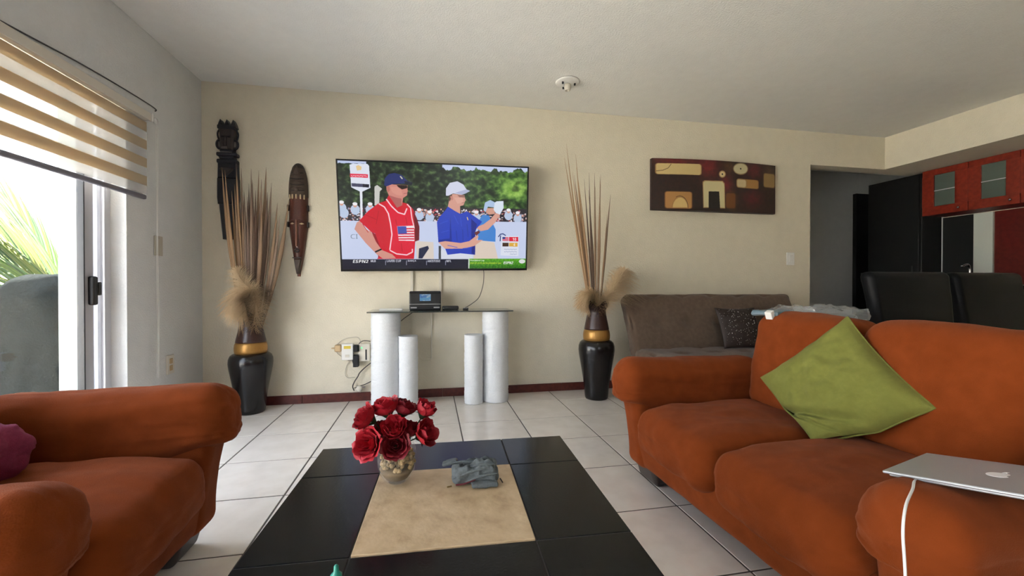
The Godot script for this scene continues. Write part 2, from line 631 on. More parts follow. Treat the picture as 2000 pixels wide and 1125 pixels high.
	fill_poly(im, P.call([1120, 395, 1200, 398, 1206, 440, 1150, 452]), c8(226, 172, 156))
	fill_poly(im, P.call([1220, 400, 1232, 420, 1218, 428]), c8(210, 150, 136))
	stroke(im, [S.call(1192, 444), S.call(1214, 441)], 3, c8(150, 88, 88))
	for q in [[300, 640, 350, 720], [330, 560, 420, 600], [440, 520, 420, 640], [590, 600, 600, 650], [680, 580, 690, 640], [640, 820, 650, 900]]:
		stroke(im, [S.call(float(q[0]), float(q[1])), S.call(float(q[2]), float(q[3]))], 4, c8(180, 18, 40))
	for q in [[985, 640, 1060, 610], [1000, 720, 1070, 700], [1120, 560, 1160, 640], [1180, 580, 1190, 660], [1060, 840, 1150, 860], [1200, 870, 1290, 860]]:
		stroke(im, [S.call(float(q[0]), float(q[1])), S.call(float(q[2]), float(q[3]))], 4, c8(56, 86, 210))
	var pipe := c8(250, 216, 224)
	stroke(im, [S.call(440, 455), S.call(490, 485), S.call(525, 545), S.call(545, 640), S.call(558, 740), S.call(540, 880)], 8, pipe)
	stroke(im, [S.call(505, 412), S.call(550, 475), S.call(610, 535), S.call(668, 552), S.call(688, 500)], 8, pipe)
	stroke(im, [S.call(690, 458), S.call(722, 492), S.call(735, 590), S.call(756, 680)], 7, pipe)
	stroke(im, [S.call(540, 888), S.call(600, 922), S.call(690, 932), S.call(740, 905), S.call(740, 878)], 8, pipe)
	fill_poly(im, P.call([602, 662, 755, 656, 757, 800, 618, 796]), c8(246, 232, 238))
	for k in 5:
		var y0 := 680.0 + k * 24.0
		fill_poly(im, P.call([612, y0, 755, y0 - 2, 756, y0 + 10, 614, y0 + 12]), c8(222, 36, 66))
	fill_poly(im, P.call([604, 664, 684, 662, 690, 730, 612, 734]), c8(70, 84, 176))
	# score box
	fill_poly(im, P.call([1568, 750, 1740, 752, 1736, 942, 1562, 936]), c8(226, 230, 244))
	fill_poly(im, P.call([1580, 760, 1640, 760, 1640, 800, 1580, 798]), c8(220, 120, 140))
	fill_poly(im, P.call([1580, 760, 1608, 760, 1608, 780, 1580, 779]), c8(60, 70, 140))
	fill_poly(im, P.call([1645, 760, 1735, 760, 1735, 802, 1645, 800]), c8(224, 40, 66))
	write_text(im, "10", Rect2(S.call(1680, 768), S.call(1715, 794) - S.call(1680, 768)), Color.WHITE)
	fill_poly(im, P.call([1580, 815, 1640, 815, 1640, 850, 1580, 850]), c8(72, 52, 40))
	fill_poly(im, P.call([1645, 815, 1728, 815, 1728, 852, 1645, 850]), c8(226, 176, 70))
	write_text(im, "4", Rect2(S.call(1688, 820), S.call(1704, 846) - S.call(1688, 820)), c8(250, 246, 236))
	for k in 3:
		for j in range(4 if k == 2 else 0, 9):
			var pb: Vector2 = S.call(1598.0 + j * 14.0, 876.0 + k * 23.0)
			stroke(im, [pb, pb + Vector2(6, 3 if (j + k) % 2 else 0)], 4, c8(140, 150, 186))
	# ticker
	fill_poly(im, PackedVector2Array([Vector2(0, h * 0.905), Vector2(w, h * 0.905), Vector2(w, h), Vector2(0, h)]), c8(24, 26, 46))
	write_text(im, "ESPN2", Rect2(S.call(220, 980), S.call(352, 1008) - S.call(220, 980)), Color.WHITE, true, 0.2)
	var tabs := [["MLB", 374, 418], ["LAVER CUP", 514, 640], ["BARÇA", 700, 775], ["AMISTOSO", 876, 992], ["NFL", 1050, 1095]]
	for t in tabs:
		write_text(im, t[0], Rect2(S.call(float(t[1]), 980), S.call(float(t[2]), 1000) - S.call(float(t[1]), 980)), c8(226, 228, 240))
	for x in [504.0, 688.0, 868.0, 1042.0]:
		stroke(im, [S.call(x, 985), S.call(x, 1028)], 3, c8(190, 194, 214))
	var gr: Vector2 = S.call(1260, 968)
	for y in range(int(gr.y), h):
		for x in range(int(gr.x), w):
			var t := n1.get_noise_2d(x * 3.0, y * 3.0) * 0.5 + 0.5
			im.set_pixel(x, y, c8(34, 96, 26).lerp(c8(112, 190, 52), clampf(t + 0.3 - (y - gr.y) / 110.0, 0, 1)))
	fill_poly(im, P.call([1255, 962, 1266, 962, 1264, 1064, 1253, 1064]), c8(222, 236, 216))
	write_text(im, "Presidents Cup", Rect2(S.call(1275, 976), S.call(1405, 994) - S.call(1275, 976)), c8(246, 250, 240))
	write_text(im, "Del 22 al 25 de Septiembre por", Rect2(S.call(1275, 1000), S.call(1570, 1022) - S.call(1275, 1000)), c8(206, 230, 70))
	write_text(im, "ESPN2", Rect2(S.call(1590, 994), S.call(1682, 1018) - S.call(1590, 994)), Color.WHITE, true, 0.2)
	var gb: Vector2 = S.call(1772, 992)
	fill_poly(im, ell(gb.x, gb.y, 24, 16, 20), c8(224, 228, 226))
	return ImageTexture.create_from_image(im)

func art_image() -> ImageTexture:
	var w := 768
	var h := 288
	var im := Image.create(w, h, false, Image.FORMAT_RGB8)
	var S := func(x: float, y: float) -> Vector2:
		var u := (x - 140.0) / 1548.0
		var v := (y - (148.0 + 84.0 * u)) / (638.0 - 42.0 * u)
		return Vector2(u * w, v * h)
	var n1 := FastNoiseLite.new()
	n1.seed = 3
	n1.frequency = 0.03
	n1.fractal_octaves = 4
	var blobs := [[400, 190, 330, 60, c8(112, 34, 34)], [780, 260, 130, 150, c8(132, 42, 44)], [1010, 470, 80, 110, c8(124, 38, 42)], [1380, 300, 110, 100, c8(100, 30, 34)], [1350, 640, 130, 110, c8(96, 28, 34)], [1080, 680, 60, 90, c8(132, 84, 40)], [1040, 260, 70, 80, c8(96, 66, 40)], [1600, 430, 60, 60, c8(150, 126, 80)], [1600, 300, 70, 110, c8(84, 60, 42)]]
	for y in h:
		for x in w:
			var t := n1.get_noise_2d(x, y) * 0.5 + 0.5
			var c := c8(34, 26, 26).lerp(c8(58, 34, 30), t)
			for b in blobs:
				var q: Vector2 = S.call(float(b[0]), float(b[1]))
				var d := Vector2((x - q.x) / (b[2] * w / 1548.0), (y - q.y) / (b[3] * h / 610.0)).length_squared()
				c = c.lerp(b[4], clampf(exp(-d * 1.1) * (0.55 + 0.6 * t), 0, 1))
			im.set_pixel(x, y, c)
	var pale := func(pts: Array, inner: Color, edge: Color) -> void:
		var poly := PackedVector2Array()
		for i in range(0, pts.size(), 2):
			poly.append(S.call(float(pts[i]), float(pts[i + 1])))
		var c := Vector2.ZERO
		for p in poly:
			c += p / poly.size()
		for k in 7:
			var q := PackedVector2Array()
			for p in poly:
				var d := p - c
				q.append(c + d - d.normalized() * (k * 1.3 - 2.5))
			fill_poly(im, q, edge.lerp(inner, k / 6.0))
	var rr := func(x0: float, y0: float, x1: float, y1: float, sk: float) -> Array:
		var o := []
		for p in rrect(x1 - x0, y1 - y0, 28, 4):
			o.append(p.x + (x0 + x1) * 0.5)
			o.append(p.y + (y0 + y1) * 0.5 + p.x * sk)
		return o
	pale.call(rr.call(178, 222, 702, 358, 0.04), c8(206, 184, 128), c8(122, 82, 44))
	pale.call(rr.call(282, 566, 592, 776, 0.03), c8(178, 132, 78), c8(96, 60, 34))
	var half := []
	for i in 13:
		var a := PI * i / 12.0
		half.append(455 - cos(a) * 90)
		half.append(768 - sin(a) * 135)
	pale.call(half, c8(212, 184, 124), c8(150, 104, 56))
	pale.call([718, 450, 740, 434, 960, 440, 985, 470, 992, 770, 930, 770, 918, 566, 788, 566, 790, 765, 726, 765], c8(206, 196, 150), c8(140, 98, 54))
	fill_poly(im, PackedVector2Array([S.call(788, 566), S.call(918, 566), S.call(930, 775), S.call(790, 770)]), c8(36, 30, 30))
	pale.call(rr.call(1000, 580, 1130, 775, 0.02), c8(116, 72, 34), c8(60, 36, 28))
	var el := []
	for p in ell(1193, 285, 98, 70, 24):
		el.append(p.x)
		el.append(p.y)
	pale.call(el, c8(200, 192, 152), c8(110, 84, 52))
	el = []
	for p in ell(957, 355, 42, 42, 20):
		el.append(p.x)
		el.append(p.y)
	pale.call(el, c8(206, 190, 140), c8(110, 76, 46))
	pale.call(rr.call(1142, 412, 1440, 522, 0.05), c8(170, 128, 70), c8(110, 72, 40))
	pale.call(rr.call(1142, 412, 1270, 514, 0.05), c8(206, 190, 148), c8(150, 116, 70))
	pale.call(rr.call(1510, 330, 1680, 505, 0.05), c8(150, 122, 74), c8(84, 60, 40))
	var dark := c8(84, 58, 34)
	stroke(im, [S.call(185, 308), S.call(260, 302), S.call(320, 275), S.call(352, 228)], 3, dark)
	var arc := []
	for i in 10:
		var a := PI * (0.35 + 0.65 * i / 9.0)
		arc.append(S.call(450 - cos(a) * 96, 768 - sin(a) * 148))
	stroke(im, arc, 3, dark)
	for q in [[1193, 285, 5], [957, 355, 5]]:
		var p: Vector2 = S.call(float(q[0]), float(q[1]))
		fill_poly(im, ell(p.x, p.y, q[2], q[2], 10), c8(30, 24, 24))
	return ImageTexture.create_from_image(im)

# ---------------------------------------------------------------- the scene
func _ready() -> void:
	rng.seed = 20240917
	nz.seed = 4
	nz.frequency = 1.0
	nz.fractal_octaves = 3
	# camera
	var cam := Camera3D.new()
	cam.name = "camera"
	cam.fov = rad_to_deg(2.0 * atan(562.5 / 819.7))
	cam.position = Vector3(0, 0.9, 0)
	cam.rotation = Vector3(deg_to_rad(-0.42), deg_to_rad(-11.07), 0)
	cam.near = 0.02
	cam.far = 200.0
	add_child(cam)
	# bright hazy daylight
	var sm := ProceduralSkyMaterial.new()
	sm.sky_top_color = Color(0.86, 0.92, 1.0)
	sm.sky_horizon_color = Color(1.0, 1.0, 1.0)
	sm.ground_horizon_color = Color(0.9, 0.9, 0.88)
	sm.ground_bottom_color = Color(0.6, 0.6, 0.57)
	sm.sky_energy_multiplier = 1.0
	var sky := Sky.new()
	sky.sky_material = sm
	var env := Environment.new()
	env.background_mode = Environment.BG_SKY
	env.sky = sky
	env.background_energy_multiplier = 4.5
	env.tonemap_mode = Environment.TONE_MAPPER_LINEAR
	env.tonemap_exposure = 2.05
	env.sdfgi_enabled = true
	env.ssao_enabled = true
	env.ssil_enabled = true
	var we := WorldEnvironment.new()
	we.name = "daylight"
	we.environment = env
	add_child(we)

	# sun behind the house: it reaches the terrace and the palm, not the room
	var sun := DirectionalLight3D.new()
	sun.name = "sun"
	sun.light_energy = 14.0
	sun.light_color = Color(1.0, 0.97, 0.92)
	sun.light_angular_distance = 1.0
	sun.shadow_enabled = true
	sun.sky_mode = DirectionalLight3D.SKY_MODE_LIGHT_ONLY
	add_child(sun)
	sun.look_at_from_position(Vector3(5.0, 9.0, -2.0), Vector3.ZERO)

	make_materials()
	build_room()
	build_sliding_door()
	build_outside()
	build_blind()
	build_kitchen()
	build_furniture()
	build_wall_things()
	build_console()
	build_floor_vases()
	build_table_things()
	build_small_things()

const WX := -1.625      # left wall
const WZ := -3.43       # television wall
const H := 2.38

func box_between(a: Vector3, b: Vector3, r := 0.0015) -> Array:
	return [rbox((b - a).abs(), r, 1, 1), (a + b) * 0.5]

func struct_box(called: String, a: Vector3, b: Vector3, m: Material, parent: Node3D = null) -> MeshInstance3D:
	var q := box_between(a, b)
	if parent == null:
		return struct(called, q[0], m, q[1])
	return part(parent, called, q[0], m, q[1])

func build_room() -> void:
	# floor: grout bed with single tiles
	var fl := Node3D.new()
	fl.name = "floor"
	fl.set_meta("kind", "structure")
	add_child(fl)
	var q := box_between(Vector3(-1.8, -0.12, -3.545), Vector3(5.5, -0.002, 2.4))
	part(fl, "grout_bed", q[0], M.grout, q[1])
	var xs := [-1.775]
	var x := -1.0134 - 0.4003
	while x < 5.4:
		xs.append(x)
		x += 0.4003
	xs.append(5.4)
	var zs := []
	var z := -3.145 - 0.4
	while z < 2.3:
		zs.append(z)
		z += 0.4
	zs.append(2.3)
	var cache := {}
	for i in xs.size() - 1:
		for j in zs.size() - 1:
			var w: float = xs[i + 1] - xs[i] - 0.007
			var d: float = zs[j + 1] - zs[j] - 0.007
			if w < 0.02 or d < 0.02:
				continue
			var key := Vector2i(roundi(w * 1000), roundi(d * 1000))
			if not cache.has(key):
				cache[key] = rbox(Vector3(w, 0.012, d), 0.002, 1, 1)
			part(fl, "tile", cache[key], M.tile[rng.randi() % 3], Vector3((xs[i] + xs[i + 1]) * 0.5, -0.006, (zs[j] + zs[j + 1]) * 0.5))
	# walls
	struct_box("ceiling", Vector3(-1.8, H, WZ - 0.15), Vector3(5.5, H + 0.15, 2.4), M.ceiling)
	var wb := Node3D.new()
	wb.name = "wall_back"
	wb.set_meta("kind", "structure")
	add_child(wb)
	struct_box("wall_panel", Vector3(WX - 0.15, 0, WZ - 0.15), Vector3(3.606, H, WZ), M.wall, wb)
	struct_box("lintel", Vector3(3.606, 2.06, WZ - 0.15), Vector3(5.4, H, WZ), M.wall, wb)
	var wl := Node3D.new()
	wl.name = "wall_left"
	wl.set_meta("kind", "structure")
	add_child(wl)
	struct_box("wall_panel", Vector3(WX - 0.15, 0, WZ), Vector3(WX, H, -2.655), M.wall_grey, wl)
	struct_box("lintel", Vector3(WX - 0.15, 1.89, -2.655), Vector3(WX, H, 1.4), M.wall_grey, wl)
	struct_box("wall_panel", Vector3(WX - 0.15, 0, 1.4), Vector3(WX, H, 2.4), M.wall_grey, wl)
	# wall behind the camera, with an opening for an added fill-light window
	var wf := Node3D.new()
	wf.name = "wall_front"
	wf.set_meta("kind", "structure")
	add_child(wf)
	struct_box("wall_panel", Vector3(-1.8, 0, 2.3), Vector3(0.4, H, 2.45), M.wall, wf)
	struct_box("wall_panel", Vector3(0.9, 0, 2.3), Vector3(5.5, H, 2.45), M.wall, wf)
	struct_box("wall_panel", Vector3(0.4, 0, 2.3), Vector3(0.9, 0.9, 2.45), M.wall, wf)
	struct_box("lintel", Vector3(0.4, 2.1, 2.3), Vector3(0.9, H, 2.45), M.wall, wf)
	var w2 := Node3D.new()  # unseen window, added only to brighten the television wall
	w2.name = "added_window_2"
	w2.set_meta("kind", "structure")
	add_child(w2)
	struct_box("stile", Vector3(0.4, 0.9, 2.36), Vector3(0.44, 2.1, 2.40), M.alu, w2)
	struct_box("stile", Vector3(0.86, 0.9, 2.36), Vector3(0.9, 2.1, 2.40), M.alu, w2)
	struct_box("rail", Vector3(0.44, 0.9, 2.36), Vector3(0.86, 0.94, 2.40), M.alu, w2)
	struct_box("rail", Vector3(0.44, 2.06, 2.36), Vector3(0.86, 2.1, 2.40), M.alu, w2)
	struct_box("pane", Vector3(0.44, 0.94, 2.377), Vector3(0.86, 2.06, 2.383), M.pane, w2)
	struct_box("wall_right", Vector3(5.25, 0, WZ), Vector3(5.4, H, 2.4), M.wall)
	# dropped ceiling over the kitchen with its pale face
	struct_box("trim_1", Vector3(4.49, 2.06, WZ), Vector3(5.25, H, 2.3), M.wall)
	# passage behind the opening
	struct_box("wall_passage", Vector3(3.35, 0, -4.75), Vector3(6.8, H, -4.6), M.wall_grey)
	struct_box("wall_passage_side", Vector3(3.35, 0, -4.6), Vector3(3.5, H, WZ - 0.15), M.wall_grey)
	struct_box("wall_passage_end", Vector3(6.65, 0, -4.6), Vector3(6.8, H, WZ - 0.15), M.wall_grey)
	struct_box("wall_passage_return", Vector3(5.25, 0, WZ - 0.15), Vector3(6.8, H, WZ), M.wall_grey)
	struct_box("ceiling_passage", Vector3(3.35, H, -4.75), Vector3(6.8, H + 0.15, WZ - 0.15), M.ceiling)
	struct_box("floor_passage", Vector3(3.35, -0.12, -4.75), Vector3(6.8, -0.001, -3.545), M.tile[0])
	# skirting
	var seg := [-1.62, -0.95, 0.1, 1.1, 2.3, 3.6]
	var sk := Node3D.new()
	sk.name = "baseboard_back"
	sk.set_meta("kind", "structure")
	add_child(sk)
	for i in seg.size() - 1:
		var s := rbox(Vector3(seg[i + 1] - seg[i] - 0.001, 0.066, 0.014), 0.003, 2, 1)
		part(sk, "board", s, M.skirting, Vector3((seg[i] + seg[i + 1]) * 0.5, 0.033, WZ + 0.007))
	struct("baseboard_left", rbox(Vector3(0.014, 0.066, 0.75), 0.003, 2, 1), M.skirting, Vector3(WX + 0.007, 0.033, -3.04))

func build_sliding_door() -> void:
	var d := Node3D.new()
	d.name = "window_1"
	d.set_meta("kind", "structure")
	d.set_meta("label", "white aluminium sliding glass door to the terrace, slightly open")
	add_child(d)
	var x0 := -1.735
	# outer frame against the far jamb: two channels with ribs
	struct_box("jamb", Vector3(-1.775, 0, -2.655), Vector3(-1.70, 1.89, -2.635), M.alu, d)
	for xx in [-1.772, -1.738, -1.704]:
		struct_box("jamb_rib", Vector3(xx - 0.004, 0, -2.637), Vector3(xx + 0.004, 1.89, -2.612), M.alu, d)
	struct_box("head", Vector3(-1.775, 1.85, -2.64), Vector3(-1.70, 1.89, 1.4), M.alu, d)
	struct_box("track", Vector3(-1.775, 0, -2.64), Vector3(-1.70, 0.022, 1.4), M.alu, d)
	struct_box("jamb", Vector3(-1.775, 0, 1.38), Vector3(-1.70, 1.89, 1.4), M.alu, d)
	# moving leaf (far) and fixed leaf (near)
	var leaves := [[-2.565, -0.7, x0], [-0.74, 1.38, x0 - 0.03]]
	for l in leaves:
		var za: float = l[0]
		var zb: float = l[1]
		var xx: float = l[2]
		struct_box("stile", Vector3(xx - 0.014, 0.022, za), Vector3(xx + 0.014, 1.85, za + 0.055), M.alu_grey, d)
		struct_box("stile", Vector3(xx - 0.014, 0.022, zb - 0.055), Vector3(xx + 0.014, 1.85, zb), M.alu_grey, d)
		struct_box("rail", Vector3(xx - 0.013, 0.022, za + 0.055), Vector3(xx + 0.013, 0.09, zb - 0.055), M.alu_grey, d)
		struct_box("rail", Vector3(xx - 0.013, 1.79, za + 0.055), Vector3(xx + 0.013, 1.85, zb - 0.055), M.alu_grey, d)
		struct_box("gasket", Vector3(xx - 0.016, 0.09, za + 0.055), Vector3(xx + 0.016, 1.79, za + 0.063), M.dark_grey, d)
		struct_box("pane", Vector3(xx - 0.003, 0.09, za + 0.06), Vector3(xx + 0.003, 1.79, zb - 0.055), M.pane, d)
	# latch on the leading stile
	var h := part(d, "latch", rbox(Vector3(0.03, 0.15, 0.034), 0.01, 3, 1), M.black, Vector3(x0 + 0.026, 0.87, -2.545), Vector3.ZERO, "black plastic latch of the sliding door")
	part(h, "thumb_catch", rbox(Vector3(0.02, 0.07, 0.014), 0.005, 2, 1), M.dark_grey, Vector3(0.012, 0.01, -0.022))

func build_blind() -> void:
	var zb := 1.45
	var za := -2.80
	var b := thing("roller_blind", "cream and white striped day-night roller blind over the glass door", "blind", Vector3(-1.60, 1.40, za))
	var cloth := mat(c8(200, 184, 158), 0.9)
	cloth.backlight_enabled = true
	cloth.backlight = Color(0.80, 0.745, 0.65)
	var sheer := mat(Color(0.93, 0.93, 0.92, 0.35), 0.9)
	sheer.transparency = BaseMaterial3D.TRANSPARENCY_ALPHA
	var len_ := zb - za
	var mid := len_ * 0.5
	var tan_m := rbox(Vector3(0.0016, 0.054, len_), 0.0005, 1, 1)
	var sheer_m := rbox(Vector3(0.0012, 0.050, len_), 0.0004, 1, 1)
	for layer in 2:
		var xo := -0.010 if layer == 0 else -0.026
		for k in 4:
			var y := 0.024 + k * 0.104 + (0.0 if layer == 0 else 0.010)
			part(b, "sheer_band", sheer_m, sheer, Vector3(xo, y + 0.025, mid))
			part(b, "cloth_band", tan_m, cloth, Vector3(xo, y + 0.050 + 0.027, mid))
	part(b, "bottom_rail", rbox(Vector3(0.022, 0.026, len_), 0.008, 3, 1), mat(c8(120, 118, 128), 0.4), Vector3(-0.020, 0.008, mid))
	part(b, "roller", lathe([Vector2(0, 0), Vector2(0.026, 0), Vector2(0.026, len_), Vector2(0, len_)], 24), M.offwhite, Vector3(-0.02, 0.478, 0), Vector3(PI / 2, 0, 0))
	part(b, "fascia", rbox(Vector3(0.006, 0.045, len_), 0.002, 1, 1), M.offwhite, Vector3(0.012, 0.472, mid))
	part(b, "end_bracket", rbox(Vector3(0.06, 0.05, 0.012), 0.004, 2, 1), M.white, Vector3(-0.012, 0.475, -0.01))
	var ch := []
	for i in 21:
		ch.append(Vector3(0.008, 0.47 - i * 0.076, -0.055 + 0.002 * sin(i * 0.7)))
	var ch2 := []
	for i in 21:
		ch2.append(Vector3(0.02, 0.47 - i * 0.076, -0.045 - 0.003 * sin(i * 0.5)))
	part(b, "pull_cord", tube(ch, [0.0016], 6), M.white)
	part(b, "pull_cord", tube(ch2, [0.0016], 6), M.white)
	part(b, "cord_wheel", lathe([Vector2(0, 0), Vector2(0.016, 0), Vector2(0.016, 0.014), Vector2(0, 0.014)], 16), M.white, Vector3(0.014, 0.47, -0.05), Vector3(0, 0, PI / 2))
	# cable along the wall above the blind
	single("wall_cable", tube(curve([Vector3(WX + 0.004, 1.945, -2.90), Vector3(WX + 0.005, 1.962, -2.86), Vector3(WX + 0.005, 1.95, -2.4), Vector3(WX + 0.005, 1.915, -1.95), Vector3(WX + 0.005, 1.885, -1.4), Vector3(WX + 0.005, 1.88, 1.2)], 6), [0.0035], 6), mat(c8(96, 94, 92), 0.7), "thin grey cable running along the wall above the striped blind", "cable")

func build_outside() -> void:
	var pave := tri_mat([c8(196, 190, 178), c8(212, 208, 198)], 0.02, 1.0, 0.8, 71)
	struct_box("floor_terrace", Vector3(-9.0, -0.15, -9.0), Vector3(-1.8, -0.02, 5.0), pave)
	struct_box("wall_pier", Vector3(-2.12, 0, -3.2), Vector3(WX - 0.15, 2.6, -2.9), mat(c8(150, 158, 152), 0.8))
	struct_box("wall_garden", Vector3(-6.2, 0, -8.0), Vector3(-6.0, 0.82, 5.0), M.white)
	# covered grill
	var cover := tri_mat([c8(22, 25, 25), c8(34, 38, 38)], 0.015, 2.0, 0.8, 73, 0.05, 0.5)
	cover.metallic_specular = 0.08
	var g := thing("covered_grill", "barbecue grill under a dark grey fabric cover on the terrace", "grill", Vector3(-2.52, 0, -3.42))
	var f := func(p: Vector3, d: Vector3) -> Vector3:
		var t := clampf((p.y + 0.48) / 0.96, 0, 1)
		var s := 1.0 - 0.10 * t * t
		var fold := 0.012 * sin(atan2(p.z, p.x) * 9.0 + p.y * 3.0) * (1.0 - t)
		var w := nz.get_noise_3dv(p * 3.0) * 0.012
		return Vector3(p.x * s, p.y, p.z * s) + Vector3(d.x, 0, d.z) * (fold + w) + Vector3(0, d.y, 0) * w
	part(g, "cover", rbox(Vector3(0.56, 0.97, 0.50), 0.2, 6, 10, f), cover, Vector3(0, 0.485, 0))
	part(g, "hem", lathe([Vector2(0.25, 0.0), Vector2(0.262, 0.0), Vector2(0.262, 0.03), Vector2(0.25, 0.03)], 28), cover, Vector3(0, 0.0, 0))
	# palm
	var leafm := []
	for c in [c8(48, 74, 18), c8(66, 86, 22), c8(84, 96, 28), c8(44, 70, 34)]:
		var m := mat(c, 0.5)
		m.backlight_enabled = true
		m.backlight = Color(c.r * 0.5, c.g * 0.5, c.b * 0.3)
		leafm.append(m)
	var stem := mat(c8(70, 76, 30), 0.6)
	var palm := thing("palm", "yellow green feathery palm growing beyond the terrace grill", "palm", Vector3(-3.35, 0, -4.75))
	var trunk := tri_mat([c8(96, 82, 62), c8(128, 112, 88)], 0.03, 3.0, 0.9, 75)
	part(palm, "trunk", tube([Vector3(0, 0, 0), Vector3(0.02, 0.3, 0), Vector3(0.0, 0.75, 0)], [0.10, 0.085, 0.07], 12), trunk)
	var leaflet := []
	for k in 3:
		var L := 0.56 + 0.08 * k
		leaflet.append(surf(2, 6, func(u: float, v: float) -> Vector3:
			var w := 0.015 * sin(PI * clampf(0.12 + v * 0.88, 0, 1)) + 0.001
			var s := (u - 0.5) * 2.0
			return Vector3(s * w, absf(s) * w * 0.5 - v * v * L * 0.12, -v * L)))
	var fr := [[-75, 14, 1.5], [-60, 32, 1.35], [-90, 48, 1.25], [-45, 60, 1.15], [-100, 28, 1.4], [-70, 70, 1.2], [-50, 4, 1.4], [-85, -6, 1.4], [-65, 48, 1.3]]
	for q in fr:
		var az := deg_to_rad(q[0])
		var elv := deg_to_rad(q[1])
		var L: float = q[2]
		var pts := []
		var dirh := Vector3(sin(az), 0, cos(az))
		for i in 9:
			var t := i / 8.0
			pts.append(Vector3(0, 0.72, 0) + dirh * (cos(elv) * L * t + 0.10 * t * t) + Vector3.UP * (sin(elv) * L * t - 0.22 * t * t))
		var rad := []
		for i in 9:
			rad.append(0.012 * (1.0 - i / 9.5))
		var fo := part(palm, "frond", tube(pts, rad, 6), stem)
		for i in 32:
			var t := 0.10 + 0.88 * (i / 2) / 15.5
			var fi := t * 8.0
			var i0 := mini(int(fi), 7)
			var p: Vector3 = (pts[i0] as Vector3).lerp(pts[i0 + 1], fi - i0)
			var tg: Vector3 = ((pts[i0 + 1] as Vector3) - (pts[i0] as Vector3)).normalized()
			var side := tg.cross(Vector3.UP).normalized() * (1.0 if i % 2 == 0 else -1.0)
			var dir := (tg * (0.8 + 0.4 * t) + side * 0.45 + Vector3.UP * 0.55).normalized()
			var bs := Basis.looking_at(dir, Vector3(0.3, 1, 0.5).normalized())
			var o := part(fo, "leaflet", leaflet[rng.randi() % 3], leafm[rng.randi() % 4], p)
			o.basis = bs.scaled_local(Vector3.ONE * (0.7 + 0.4 * sin(PI * t)))

